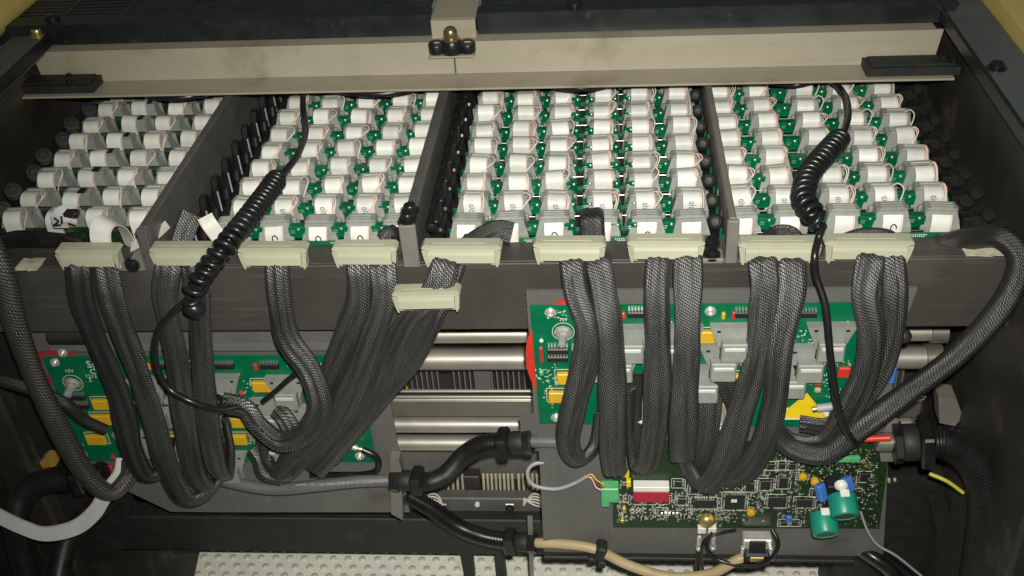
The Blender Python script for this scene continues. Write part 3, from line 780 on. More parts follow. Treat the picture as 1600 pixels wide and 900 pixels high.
solo('side_sheet', MB().box(-1.0,-.612,.0,.62,.08,.112,.002), 'lgrey', 'pale grey sheet beyond the rounded yellow cover', 'sheet')

# ------------------------------------------------------------------ rods, rail, comb and cross members behind the boards
yb = .08
def zy(py, y=yb, px=750): return at(px, py, y).z
def rod(py, r_px, lab, y=yb):
    z = zy(py, y); r = r_px*.00045
    t = thing('steel_rod', (0, y, z), lab, 'rod', 'horizontal steel rods behind the boards')
    part('shaft', MB().cyl((-.48,y,z),(.40,y,z),r,28), 'steel', t, True)
    part('end_collar', MB().lathe([(r*.9,0),(r*1.25,.001),(r*1.25,.016),(r*.9,.017)], 20, Matrix.Translation((.389,y,z)) @ Matrix.Rotation(PI/2, 4, 'Y')), 'steel2', t, True)
rod(522, 20, 'topmost horizontal steel rod just below the crossbar'); rod(561, 25, 'second horizontal steel rod above the black comb')
rod(663, 20, 'third horizontal steel rod below the channel rail'); rod(692, 20, 'lowest horizontal steel rod behind the conduit')
ch = thing('channel_rail', (0,.08,zy(650)), 'dull steel channel rail with a bright grooved edge between the rods', 'rail')
part('rail_body', MB().box(-.48,.395,.074,.077,zy(651,.074),zy(626,.074),.0008), 'steel2', ch)
for a, b, d in ((611,614,.062),(620,623,.066),(624,626,.070)): part('edge_strip', MB().box(-.48,.395,d,d+.0035,zy(b,d),zy(a,d),.0004), 'steel', ch)
part('groove', MB().box(-.48,.395,.0775,.081,zy(640,.078),zy(613,.078)), 'darkwall', ch)
cb = thing('steel_comb', (0,.11,zy(612,.1)), 'dark comb of thin upright steel blades between the rods', 'comb')
blade = MB().box(-.0007,.0007,.104,.116,zy(618,.11),zy(566,.11))
ME_bl = shared('blade', blade, 'steelb'); 
for k in range(90):
    x = -.135+k*.0058
    if (k % 17) in (7, 8): continue
    if .03 < x < .30: continue
    o = inst('blade', ME_bl, cb, Vector((x,0,0)) - Vector((0,0,0)) - WO[cb.name] + Vector((0,0,0)))
for x in (-.052, ): part('spacer', MB().box(x-.009,x+.009,.100,.116,zy(618,.11),zy(566,.11),.001), 'plate', cb)
part('wire', MB().cyl(at(622,585,.10),at(630,612,.10),.0009,8), 'yg', cb, True); part('wire', MB().cyl(at(628,578,.10),at(637,612,.10),.0009,8), 'yg', cb, True)
solo('backing_sheet', MB().box(-.48,.40,.096,.100,zy(747,.098),zy(703,.098),.001), 'plate', 'dark grey sheet under the lowest steel rod', 'sheet')
# ivory pin rows
def pins(px0, px1, n, lab, y=.085, py0=741, py1=776):
    t = thing('pin_comb', at((px0+px1)/2, py1, y), lab, 'pin comb', 'ivory pin combs under the panel')
    for k in range(n):
        px = px0+(px1-px0)*k/(n-1); a = at(px, py0, y); b = at(px+2, py1-(4 if k % 2 else 0), y)
        part('pin', MB().cyl(b, a, .0016, 8), 'ivory', t, True)
        if k % 2 == 0: part('pin_foot', MB().box(b.x-.002,b.x+.002,y-.004,y+.002,b.z-.003,b.z+.002,.0005), 'ivory', t)
pins(684,722,6,'short ivory pin comb beneath the curved conduit'); pins(755,800,8,'middle ivory pin comb right of the dark strip'); pins(810,846,6,'ivory pin comb behind the thin grey looped wire'); pins(1352,1398,6,'ivory pin comb beside the right hand gland',.06,748,778)
solo('dark_strip', MB().box(at(725,740,.088).x, at(750,740,.088).x, .080,.094, zy(778,.084), zy(741,.084),.001), 'darkwall', 'brown dark strip between two ivory pin combs', 'strip')
bs = thing('bracket_strip', (0,.07,zy(812,.07)), 'grey brown bracket strip with bolts above the dark beam', 'bracket')
part('strip', MB().box(-.42,.36,.066,.080,zy(812,.066),zy(779,.066),.0012), 'divider', bs)
for px in (692,797):
    q = at(px,790,.066); part('square_nut', MB().box(q.x-.0055,q.x+.0055,.0625,.066,q.z-.0055,q.z+.0055,.001), 'steel2', bs); part('bolt', screw_mb((q.x,.0625,q.z), (0,-1,0), .0036, .004), 'darkbolt', bs, True)
for py in (786,801): q = at(746,py,.066); part('pin_head', MB().cyl((q.x,.066,q.z),(q.x,.062,q.z),.0028,12), 'silk', bs, True)
for px0 in (672,832):
    t = thing('stranded_loop', at(px0,785,.062), 'white stranded wire loop left of the bracket bolt' if px0 < 700 else 'white stranded wire loop at the left edge of the lower plate', 'wire loop')
    for k in range(5): part('strand', tube([at(px0-14,790-k*3,.060),at(px0,772+k*4,.057),at(px0+14,776+k*4,.060),at(px0+20,792,.062)], .0009, 6, .003), 'wirew', t, True)
solo('dark_beam', MB().box(at(185,840,.055).x, .37, .052, .075, zy(867,.052), zy(813,.052), .0015), 'blackmatte', 'wide black steel beam above the dimpled mat', 'beam')
for px, w in ((727,14),(778,10)):
    a = at(px, 862, .06); solo('mat_leg', MB().frustum(a.x, .07, -.50, a.z, .012, .012, w*.0009, .014), 'blackmatte', 'dark curved leg standing on the mat, %s' % ('wider left one' if px < 750 else 'narrow right one'), 'leg')
solo('machine_leg', MB().prism([(at(1290,860,.05).x,-.62),(at(1500,860,.05).x,-.62),(at(1500,860,.05).x,-.30),(at(1340,860,.05).x,-.33),(at(1300,860,.05).x,-.46)], .045, .085, 'y'), 'blackmatte', 'black steel block under the right end of the machine', 'block')
solo('corner_bracket', MB().prism([(at(a,b,.03).x, at(a,b,.03).z) for a,b in ((1452,783),(1478,783),(1488,824),(1478,900),(1445,900),(1462,826))], .02, .04, 'y'), 'blackmatte', 'bent brown bracket inside the right hand conduit', 'bracket')
solo('brown_bracket', MB().prism([(at(a,b,.06).x, at(a,b,.06).z) for a,b in ((1462,608),(1490,612),(1500,640),(1488,655),(1464,650))], .05, .07, 'y'), 'clear', 'worn brown bracket at the right end of the channel rail', 'bracket')
solo('side_strut', MB().prism([(at(a,b,-.03).x, at(a,b,-.03).z) for a,b in ((1590,560),(1640,560),(1640,960),(1548,960))], -.05, -.01, 'y'), 'divider', 'upright grey strut at the lower right edge', 'strut')
solo('left_panel', MB().prism([(at(a,b,.04).x, at(a,b,.04).z) for a,b in ((-60,520),(60,520),(200,800),(190,860),(-60,960))], .04, .06, 'y'), 'blackmatte', 'dark panel behind the cables at the lower left', 'panel')
solo('lower_panel', MB().prism([(at(a,b,.05).x, at(a,b,.05).z) for a,b in ((90,862),(312,862),(290,960),(120,960))], .048, .052, 'y'), 'darkwall', 'brown dark panel left of the dimpled mat', 'panel')
solo('foam_piece', MB().prism([(at(a,b,.02).x, at(a,b,.02).z) for a,b in ((68,712),(75,706),(88,705),(94,716),(88,726),(76,729))], .01, .022, 'y'), 'orange', 'small orange foam piece at the lower left', 'foam')
for k, (px, py) in enumerate(((1562,682),)):
    q = at(px,py,-.02); solo('wall_bolt', screw_mb(q, (-.5,-.8,.2), .006, .008), 'bolt', 'shiny bolt head on the right side wall', 'bolt', smooth=True)

# ------------------------------------------------------------------ mounting plates
YL = .020; YR = -.020
lpz = lambda px, py, y: (at(px,py,y).x, at(px,py,y).z)
pl = thing('mounting_plate', (-.3,.026,-.34), 'dark grey sheet metal plate carrying the left green board', 'plate')
part('sheet', MB().prism([(-.492,-.0885),(-.134,-.0885),(-.134,-.258),(-.1335,-.340),(-.345,-.343),(-.40,-.343),(-.492,-.27)], .0255, .0285, 'y'), 'plate', pl)
part('top_flange', MB().prism([(.0255,-.117),(.0235,-.114),(.0300,-.0885),(.0330,-.0885)], -.462, -.134, 'x'), 'plate', pl)
part('hinge_barrel', MB().cyl((-.448,.012,-.084),(-.405,.012,-.084),.009,16), 'blackmatte', pl, True)
part('ear', MB().prism([lpz(a,b,.024) for a,b in ((612,706),(626,706),(630,722),(632,800),(614,790))], .012, .0252, 'y'), 'clear', pl)
pr_ = thing('mounting_plate', (.17,-.014,-.355), 'grey sheet metal plate carrying the right green board and controller', 'plate')
part('sheet', MB().prism([lpz(a,b,-.0155) for a,b in ((822,455),(1434,450),(1398,545),(1392,640),(1380,866),(1330,869),(850,866),(842,700),(835,655))], -.0155, -.0125, 'y'), 'plate', pr_)
part('lower_wing', MB().prism([lpz(a,b,-.0122) for a,b in ((812,652),(860,640),(860,872),(850,872),(843,700),(815,690))], -.0122, -.0105, 'y'), 'plate', pr_)
part('flange_rail', MB().box(at(850,876,-.017).x, at(1335,876,-.017).x, -.022,-.012, at(1000,871,-.017).z, at(1000,866,-.017).z,.001), 'blackmatte', pr_)
# red round guard behind the right plate
rg = thing('red_guard', (.07,-.008,-.17), 'bright red curved guard peeking out behind the right green board', 'guard')
c = at(905,560,-.017); R_ = .0478
def ring(c, R0, R1, y0, y1, n=64, sx=1.0, sz=1.0):
    vs = []; fs = []
    for k in range(n):
        a = 2*PI*k/n
        for r, y in ((R0,y0),(R1,y0),(R1,y1),(R0,y1)): vs.append((c.x+r*sx*math.cos(a), y, c.z+r*sz*math.sin(a)))
    for k in range(n):
        for j in range(4): fs.append((4*k+j, 4*k+(j+1)%4, 4*((k+1)%n)+(j+1)%4, 4*((k+1)%n)+j))
    return MB().add(vs, fs)
part('rim', ring(c, .036, R_, -.0178,-.0158, 80, 1.0, 1.40), 'redp', rg)
rg2 = solo('red_tab', ring(at(92,574,.024), .016, .0265, .0220, .0245, 40, 1.3, .82), 'dred', 'dull red round tab behind the upper left corner of the left board', 'tab')

# ------------------------------------------------------------------ circuit boards
def chip_on(board, y, px, py, w, h, d=.003, pins_=7, side='tb', name='chip', m='chip'):
    q = at(px,py,y); c = part(name, MB().box(q.x-w/2,q.x+w/2,y-d,y,q.z-h/2,q.z+h/2,min(.0006,d*.3)), m, board)
    pm = MB()
    for k in range(pins_):
        t = (k+.5)/pins_
        if 't' in side:
            x = q.x-w/2+w*t; pm.box(x-w/pins_*.28,x+w/pins_*.28,y-d*.75,y,q.z+h/2,q.z+h/2+.0022)
        if 'b' in side:
            x = q.x-w/2+w*t; pm.box(x-w/pins_*.28,x+w/pins_*.28,y-d*.55,y,q.z-h/2-.0014,q.z-h/2)
        if 'l' in side:
            z = q.z-h/2+h*t
            pm.box(q.x-w/2-.0016,q.x-w/2,y-d*.55,y,z-h/pins_*.25,z+h/pins_*.25); pm.box(q.x+w/2,q.x+w/2+.0016,y-d*.55,y,z-h/pins_*.25,z+h/pins_*.25)
    part('pins', pm, 'pin', c); return c
def relay(board, y, px, py, w=.0205, h=.0125):
    q = at(px,py,y); fr = MB(); e = .0016
    for a in ((q.x-w/2-e-.0005,q.x-w/2-e,q.z-h/2-e,q.z+h/2+e),(q.x+w/2+e,q.x+w/2+e+.0005,q.z-h/2-e,q.z+h/2+e),(q.x-w/2-e,q.x+w/2+e,q.z+h/2+e,q.z+h/2+e+.0005),(q.x-w/2-e,q.x+w/2+e,q.z-h/2-e-.0005,q.z-h/2-e)):
        fr.box(a[0],a[1],y-.0003,y,a[2],a[3])
    r = part('relay', MB().box(q.x-w/2,q.x+w/2,y-.0052,y,q.z-h/2,q.z+h/2,.0009), 'yellow', board); part('outline', fr, 'silk', r)
def header(board, y, px, py, w=.041, h=.034, flip=False):
    q = at(px,py,y); mb = MB(); s = -1 if flip else 1
    mb.prism([(q.x-w/2,q.z+h/2),(q.x-w*.28,q.z-h*.2),(q.x-w*.28,q.z-h/2),(q.x+w*.28,q.z-h/2),(q.x+w*.28,q.z-h*.2),(q.x+w/2,q.z+h/2)], y-.008, y, 'y')
    hd = part('header', mb, 'grey', board)
    bx = MB(); bx.box(q.x-w*.27,q.x+w*.27,y-.0175,y-.0081,q.z-h*.42,q.z+h*.18,.0012)
    part('socket', bx, 'grey', hd)
    part('ridge', MB().box(q.x-w*.22,q.x+w*.22,y-.0195,y-.0174,q.z-h*.02,q.z+h*.10,.0008), 'greyl', hd)
    for sx in (-.32,.32): part('notch', MB().box(q.x+sx*w-.0016,q.x+sx*w+.0016,y-.0085,y-.0081,q.z+h*.36,q.z+h*.42), 'chip', hd)
def led(board, y, px, py, m='red', w=.0042, h=.0075):
    q = at(px,py,y); part('indicator', MB().box(q.x-w/2,q.x+w/2,y-.004,y,q.z-h/2,q.z+h/2,.0012), m, board)
def stud(board, y, px, py, s=1.0, up=True):
    q = at(px,py,y); g = part('stud', MB().lathe([(.0088*s,0),(.0088*s,.0012),(.0062*s,.0016),(.0062*s,.005*s),(.004*s,.0055*s),(.004*s,.016*s),(.003*s,.0168*s)], 8, Matrix.Translation((q.x,y,q.z)) @ Vector((-.05,-1,-.25)).to_track_quat('Z','Y').to_matrix().to_4x4()), 'bolt', board, True)
    part('ring', ring(q, .0098*s, .0103*s, y-.0003, y, 32), 'silk', g)
def scr(board, y, px, py, r=.0034):
    q = at(px,py,y); part('screw', screw_mb((q.x,y,q.z), (0,-1,0), r, .0035), 'bolt', board, True)
def silktext(board, y, px, py, txt, size, m='silk', rot=0.0):
    q = at(px,py,y-.0003); T = Matrix.Translation((q.x, y-.0002, q.z)) @ Matrix.Rotation(PI/2, 4, 'X') @ Matrix.Rotation(rot, 4, 'Z')
    part('print', text_mb(txt, size, T), m, board)
def bits(board, y, rects, n, seed, name='silkscreen', m='silk', lo=.0008, hi=.0026, th=.0003):
    rnd = random.Random(seed); mb = MB()
    for (x0,y0,x1,y1) in rects:
        for k in range(n):
            q = at(rnd.uniform(x0,x1), rnd.uniform(y0,y1), y); w, h = rnd.uniform(lo,hi), rnd.uniform(lo*.5,lo)
            if rnd.random() < .4: w, h = h, w
            mb.box(q.x-w/2,q.x+w/2,y-th,y,q.z-h/2,q.z+h/2)
    o = part(name, mb, m, board); o['kind'] = 'stuff'

yl = YL
bl = thing('distribution_board', (-.315,YL,-.26), 'left green circuit board with yellow relays and grey headers', 'circuit board', 'green distribution boards')
part('board', MB().box(-.4713,-.1575,yl,yl+.0018,-.2595,-.1175,.0003), 'pcb', bl)
silktext(bl, yl, 148, 570, "Spc", .0125); silktext(bl, yl, 148, 581, "CE", .0085); silktext(bl, yl, 142, 588, "1212", .0062); silktext(bl, yl, 108, 580, "15V", .0060); silktext(bl, yl, 141, 594, "Z", .006)
stud(bl, yl, 114, 598); chip_on(bl, yl, 120, 619, .019, .006, .004, 7); chip_on(bl, yl, 126, 633, .019, .006, .004, 7)
for px in (262, 352, 422): chip_on(bl, yl, px, 570, .0185, .0058, .004, 7, 't')
for px, m_ in ((331,'red'),(400,'red'),(240,'red'),(232,'yellow')): led(bl, yl, px, 571, m_, .0045, .0085)
for p in ((162,629),(160,653),(152,684),(268,657),(272,684),(412,601),(378,657),(372,684),(540,590)): relay(bl, yl, *p)
for p in ((238,607),(350,604),(452,606),(430,640),(425,690),(362,722),(250,640),(330,640),(215,690),(300,700),(490,650),(505,690)): header(bl, yl, *p)
for p in ((86,566),(98,551),(130,711),(562,712)): scr(bl, yl, *p)
led(bl, yl, 256, 614, 'red', .005, .006); led(bl, yl, 378, 612, 'red', .004, .006); led(bl, yl, 178, 712, 'dred', .005, .006); led(bl, yl, 172, 729, 'dred', .008, .010)
bits(bl, yl, [(380,595,396,625),(470,560,545,580),(385,640,400,670),(545,600,560,660),(246,625,262,640),(530,605,556,640),(90,640,140,700),(440,560,560,575),(290,560,310,575)], 20, 3)
part('copper_lug', MB().cyl(at(540,695,yl-.006), at(558,700,yl-.006), .0032, 12), 'bolt', bl, True)
part('lug_neck', MB().cyl(at(556,700,yl-.006), at(566,702,yl-.006), .0022, 10), 'brass', bl, True)

yr = YR
br = thing('distribution_board', (.17,YR,-.17), 'right green circuit board with warning triangle behind hanging cables', 'circuit board', 'green distribution boards')
q0 = at(828,478,yr); q1 = at(842,662,yr); q2 = at(1392,474,yr)
part('board', MB().prism([(q0.x,q0.z),(q2.x,q0.z),(q2.x+.002,q1.z-.004),(q0.x+.002,q1.z)], yr, yr+.0018, 'y'), 'pcb', br)
stud(br, yr, 880, 518, .95); chip_on(br, yr, 872, 546, .0185, .0055, .004, 7, 't'); chip_on(br, yr, 872, 558, .0185, .0055, .004, 7, 't')
for px in (998, 1030, 1165, 1258): chip_on(br, yr, px, 489, .019, .0055, .004, 7, 't')
led(br, yr, 974, 491, 'red', .0034, .0075); led(br, yr, 1130, 491, 'yellow', .0034, .0075); led(br, yr, 1146, 491, 'red', .0034, .0095)
led(br, yr, 846, 552, 'red', .0034, .018); led(br, yr, 846, 580, 'lgreen', .0040, .006); led(br, yr, 846, 530, 'white', .0036, .0036)
for p in ((888,588),(875,617),(1098,523),(1046,558),(1120,622),(1143,590)): relay(br, yr, *p)
for p in ((985,530),(1060,530),(1145,528),(1128,558),(1295,527),(1262,560),(968,560),(1040,590),(1100,592),(1235,585),(1180,560),(1120,650),(1010,640),(930,560)): header(br, yr, *p)
for p in ((860,488),(1110,486),(869,652),(1360,486)): scr(br, yr, *p)
led(br, yr, 1318, 579, 'redp', .0105, .0115); led(br, yr, 1278, 594, 'redp', .007, .007); led(br, yr, 1277, 607, 'beige', .006, .005)
tri = thing('warning_sign', at(1257,640,yr-.004), 'yellow triangular electric warning sign on the right board', 'sign')
def tripoly(s):
    c_ = at(1256,637,yr-.003); return [(c_.x-.0225*s,c_.z-.0135*s),(c_.x+.0225*s,c_.z-.0135*s),(c_.x+.0015*s,c_.z+.0165*s)]
part('white_card', MB().box(at(1256,655,yr-.003).x-.0245,at(1256,655,yr-.003).x+.022,yr-.0012,yr-.0003,at(1256,655,yr-.003).z-.0022,at(1256,640,yr-.003).z), 'white', tri)
part('triangle', MB().prism(tripoly(1.0), yr-.0022, yr-.0014, 'y'), 'sign', tri)
o_ = MB(); T3 = tripoly(1.0)
for i in range(3):
    a, b = Vector(T3[i]), Vector(T3[(i+1) % 3]); c_ = sum((Vector(t) for t in T3), Vector((0,0)))/3
    a1, b1 = a.lerp(c_, .10), b.lerp(c_, .10); o_.cyl((a1.x,yr-.0023,a1.y),(b1.x,yr-.0023,b1.y),.00022,6)
part('border', o_, 'beige', tri)
part('resistor_glass', MB().cyl(at(1276,638,yr-.006), at(1302,635,yr-.006), .0038, 12), 'lgrey', br, True)
part('copper_end', MB().cyl(at(1269,640,yr-.006), at(1277,638,yr-.006), .0030, 10), 'brass', br, True)
bits(br, yr, [(850,485,885,500),(965,515,990,545),(1100,515,1125,545),(1240,515,1270,545),(1300,560,1330,575),(1288,595,1325,640),(836,575,870,600),(1255,585,1300,600),(1200,575,1225,595),(850,560,870,640),(1000,500,1370,515),(1300,640,1370,665),(890,480,960,510)], 22, 5)
silktext(br, yr, 880, 500, "15V", .0045); silktext(br, yr, 869, 600, "Z", .004)

# controller board
YC = -.0195
bc = thing('controller_board', (.2,YC,-.31), 'dark green controller board crowded with small chips at lower right', 'circuit board')
qa = at(958,690,YC); qb = at(1372,826,YC); qz = at(958,824,YC)
part('board', MB().prism([(at(958,690,YC).x,at(958,690,YC).z),(at(1392,690,YC).x,at(958,690,YC).z),(at(1378,806,YC).x,at(1378,826,YC).z),(at(958,824,YC).x,at(958,824,YC).z)], YC, YC+.0018, 'y'), 'pcbd', bc)
def outl(px, py, w, h, e=.0008):
    q = at(px,py,YC); mb = MB(); t = .0005
    for a in ((q.x-w/2-t,q.x-w/2,q.z-h/2,q.z+h/2),(q.x+w/2,q.x+w/2+t,q.z-h/2,q.z+h/2),(q.x-w/2,q.x+w/2,q.z+h/2,q.z+h/2+t),(q.x-w/2,q.x+w/2,q.z-h/2-t,q.z-h/2)): mb.box(a[0],a[1],YC-.0003,YC,a[2],a[3])
    return mb
chips = [(993,781,.007,.008,4,'l'),(1015,781,.007,.008,4,'l'),(1039,781,.007,.008,4,'l'),(1065,782,.007,.008,4,'l'),(1034,799,.006,.006,3,'l'),(1100,786,.020,.012,9,'tb'),
 (1148,783,.019,.021,9,'tbl'),(1214,783,.017,.014,7,'l'),(1196,757,.009,.012,5,'l'),(1224,753,.008,.014,5,'l'),(1172,760,.008,.011,4,'l'),(1257,785,.015,.011,6,'l'),
 (1205,728,.006,.007,3,'l'),(1222,727,.006,.007,3,'l'),(1238,728,.006,.007,3,'l'),(1165,728,.006,.007,3,'l'),(1185,728,.006,.007,3,'l'),(1254,742,.006,.008,3,'l'),(1060,755,.007,.008,3,'l'),(1085,765,.007,.008,3,'l'),
 (975,760,.005,.007,3,'l'),(1242,817,.006,.005,3,'l'),(1225,817,.006,.005,3,'l'),(1262,815,.005,.005,3,'l'),(1275,770,.006,.007,3,'l'),(1350,745,.007,.010,4,'l'),(1335,770,.007,.008,4,'l')]
for px, py, w, h, n, sd in chips:
    c_ = chip_on(bc, YC, px, py, w, h, .0016, n, sd)
    if w > .005: part('outline', outl(px, py, w+.0058, h+.0044), 'silk', c_)
lb = at(1147,783,YC-.002); part('chip_label', MB().box(lb.x-.0028,lb.x+.0028,YC-.0019,YC-.0016,lb.z-.002,lb.z+.002), 'white', bc)
bits(bc, YC, [(985,795,1080,812),(1215,790,1260,822),(1115,795,1140,815),(1180,735,1250,745),(1275,700,1370,735),(970,700,985,760),(1230,745,1290,800),(1060,740,1150,775),(1320,740,1370,780),(1155,765,1200,800),(965,770,980,815),(1150,700,1260,735),(985,770,1010,812),(1080,790,1130,822),(1290,790,1370,822)], 58, 9, 'small_components', 'pin', .0010, .0030, .0009)
bits(bc, YC, [(985,770,1090,812),(1150,700,1260,800),(1260,700,1370,800),(1060,740,1200,815)], 170, 10, 'silkscreen')
bits(bc, YC, [(985,770,1260,815),(1180,700,1370,760),(1280,760,1370,820)], 110, 12, 'dark_components', 'chip', .0016, .0042, .0014)
bits(bc, YC, [(985,740,1300,815),(1260,700,1370,800)], 80, 14, 'brass_components', 'brass', .0009, .0022, .0011)
q = at(1017,762,YC); pk = part('display_block', MB().box(q.x-.0172,q.x+.0172,YC-.010,YC,q.z-.010,q.z+.0045,.0006), 'dred', bc, label='crimson block with a white top edge'); part('white_edge', MB().box(q.x-.0172,q.x+.0172,YC-.0098,YC,q.z+.0046,q.z+.0105,.0005), 'white', pk)
q = at(953,762,YC); tb_ = part('terminal_block', MB().box(q.x-.0085,q.x+.0085,YC-.012,YC,q.z-.0085,q.z+.0105,.0008), 'lgreen', bc); part('terminal_foot', MB().box(q.x-.0085,q.x-.0005,YC-.0105,YC-.0001,q.z-.0165,q.z-.0086,.0008), 'lgreen', tb_)
part('screw_slot', MB().cyl((q.x-.003,YC-.0121,q.z+.001),(q.x-.003,YC-.0126,q.z+.001),.0022,12), 'lgreen', tb_, True)
for px, py in ((979,735),(982,750),(976,722)): q = at(px,py,YC); part('jumper', MB().box(q.x-.0022,q.x+.0022,YC-.006,YC,q.z-.004,q.z+.004,.0006), 'sign', bc)
for px, py in ((1254,742),(1273,750),(1173,798),(1108,808)): q = at(px,py,YC); part('trimmer', MB().lathe([(.0042,0),(.0042,.004),(.003,.005),(.0003,.005)], 10, Matrix.Translation((q.x,YC,q.z)) @ Matrix.Rotation(PI/2, 4, 'X')), 'yellow', bc, True)
for px in (1096,1112): q = at(px,825,YC); part('jack', MB().box(q.x-.0042,q.x+.0042,YC-.006,YC,q.z-.002,q.z+.006,.0006), 'white', bc)
q = at(1104,812,YC); part('jack_dome', MB().lathe([(.0085,0),(.0082,.003),(.006,.006),(.002,.0075)], 16, Matrix.Translation((q.x,YC,q.z)) @ Matrix.Rotation(PI/2, 4, 'X')), 'brass', bc, True)
for px in (972,975): q = at(px,808 if px == 972 else 790,YC); part('standoff', MB().cyl((q.x,YC,q.z),(q.x,YC-.006,q.z),.0028,6), 'brass', bc, True)
for k in range(6): q = at(1345+k*2,722-k*5+10,YC); part('gold_pin', MB().cyl((q.x,YC,q.z),(q.x+.002,YC-.007,q.z+.004),.0007,6), 'brass', bc, True)
for k in range(5): q = at(1034+k*6,801,YC); part('pin_row', MB().box(q.x-.0011,q.x+.0011,YC-.002,YC,q.z-.0018,q.z+.0018,.0003), 'pin', bc)
q = at(1232,808,YC); part('blue_cap', MB().box(q.x-.0028,q.x+.0028,YC-.004,YC,q.z-.004,q.z+.004,.0008), 'blue', bc)
q = at(1365,655,YC)
q = at(1302,702,YC-.003); part('white_connector', MB().box(q.x-.003,q.x+.012,YC-.004,YC,q.z-.002,q.z+.002,.0004), 'white', bc)
q = at(1325,718,YC-.003); part('white_connector', MB().box(q.x-.011,q.x+.011,YC-.004,YC,q.z-.003,q.z+.003,.0004), 'lgreen', bc)
# coin cells
def coin(px, py, r, L, lab):
    c_ = at(px,py,YC-.034); t = thing('backup_battery', c_, lab, 'battery', 'teal wrapped batteries')
    T = Matrix.Translation(c_) @ Vector((.06,-.86,-.42)).to_track_quat('Z','Y').to_matrix().to_4x4()
    part('wrap', MB().lathe([(r*.8,-L),(r*.97,-L*.94),(r,-L*.85),(r,-.0015),(r*.94,-.0002),(r*.74,0),(r*.70,-.0009)], 32, T), 'teal', t, True)
    part('end_cap', MB().lathe([(r*.72,-.002),(r*.70,-.0007),(r*.02,-.0006)], 28, T), 'chip', t, True)
    part('solder_tab', MB().box(-.0042,.0042,r*.86,r*1.04,-L*1.02,-L*.7,.0004, T), 'white', t)
coin(1291,836,.0128,.022,'lower left teal battery with a black end on the controller board'); coin(1321,808,.0132,.022,'upper right teal battery with a black end on the controller board')
bcap = thing('capacitor_cluster', at(1300,775,YC-.006), 'blue film parts straddling a black regulator above the batteries', 'capacitor')
for a, b in (((1280,756),(1286,782)),((1322,745),(1328,768)),((1308,770),(1312,785))):
    p, q = at(*a,YC-.010), at(*b,YC-.016); part('blue_part', MB().box(-.0048,.0048,-.004,.004,0,(q-p).length,.0016, Matrix.Translation(p) @ (q-p).to_track_quat('Z','Y').to_matrix().to_4x4()), 'blue', bcap)
q = at(1300,760,YC); part('regulator', MB().box(q.x-.0078,q.x+.0078,YC-.014,YC-.0005,q.z-.011,q.z+.014,.0006), 'chip', bcap)
q = at(1298,781,YC-.01); part('white_foot', MB().box(q.x-.006,q.x+.006,YC-.012,YC-.001,q.z-.0035,q.z+.0025,.0006), 'white', bcap)
q = at(1310,740,YC); part('glue_blob', MB().lathe([(.0065,0),(.006,.003),(.003,.0055),(.0005,.006)], 14, Matrix.Translation((q.x,YC-.0142,q.z)) @ Matrix.Rotation(PI/2, 4, 'X')), 'white', bcap, True)
# serial socket at the board's lower edge
ss = thing('metal_socket', at(1180,850,YC-.01), 'shiny metal shelled socket plugged at the lower edge of the controller board', 'socket')
q = at(1180,838,YC)
part('shell', MB().box(q.x-.0145,q.x+.0145,YC-.016,YC-.0022,q.z-.010,q.z+.012,.0015), 'bolt', ss); part('opening', MB().box(q.x-.008,q.x+.008,YC-.0175,YC-.0155,q.z-.002,q.z+.012,.0005), 'chip', ss)
part('flange', MB().box(q.x-.0165,q.x+.0165,YC-.020,YC-.015,q.z-.014,q.z-.0095,.0008), 'bolt', ss); q = at(1180,862,YC-.012)
part('plug', MB().box(q.x-.0125,q.x+.0125,YC-.024,YC-.010,q.z-.009,q.z+.009,.002), 'darkbolt', ss); part('plug_plate', MB().box(q.x-.0068,q.x+.0068,YC-.0255,YC-.0238,q.z+.000,q.z+.0068,.0006), 'brass', ss)
for sx in (-1,1): part('jack_screw', MB().cyl((q.x+sx*.0135,YC-.018,q.z-.002),(q.x+sx*.0135,YC-.018,q.z+.014),.0024,10), 'bolt', ss, True)

# ------------------------------------------------------------------ ivory hoods
def hood(px, py, wpx, y, lab, tilt=0.0, s=1.0, yaw=0.0):
    q = at(px, py, y); t = thing('cable_hood', (q.x, y, q.z-.012), lab, 'cable hood', 'ivory cable hoods along the crossbar')
    w = wpx*.00055; T = Matrix.Translation(q) @ Matrix.Rotation(yaw, 4, 'Z') @ Matrix.Rotation(tilt, 4, 'Y'); P = lambda mb: mb
    m1 = MB(); m1.prism([(-w/2,.0040),(-w/2+.0025,.0068),(w/2-.0025,.0068),(w/2,.0040),(w/2-.001,.0026),(-w/2+.001,.0026)], -.004, .0075, 'y', T)
    part('top_shell', m1, 'hood', t)
    prof = [(-.0046,.0026),(-.0066,.0018),(-.0078,-.0010),(-.0084,-.0050),(-.0088,-.0082),(-.0070,-.0082),(-.0062,-.0040),(-.0044,-.0010)]
    m2 = MB(); m2.prism(prof, -w*.41, w*.41, 'x', T); part('front_lip', m2, 'hood', t)
    m3 = MB(); m3.box(-w*.46,w*.46,-.0042,.006,-.0140,.0025,.001,T); part('lower_shell', m3, 'hood', t)
    for sx in (-1,1):
        part('latch_ear', MB().prism([(sx*w*.415,.0024),(sx*w*.49,.0024),(sx*w*.47,-.0060),(sx*w*.44,-.0138),(sx*w*.415,-.0138)][::sx], -.0062, -.0043, 'y', T), 'hood', t)
    part('mouth', MB().box(-w*.36,w*.36,-.0046,-.0043,-.0125,-.0070,0,T), 'chip', t)
    part('top_ridge', MB().box(-w*.36,w*.30,-.001,.0005,.0069,.0074,.0002,T), 'hood', t)
    return t
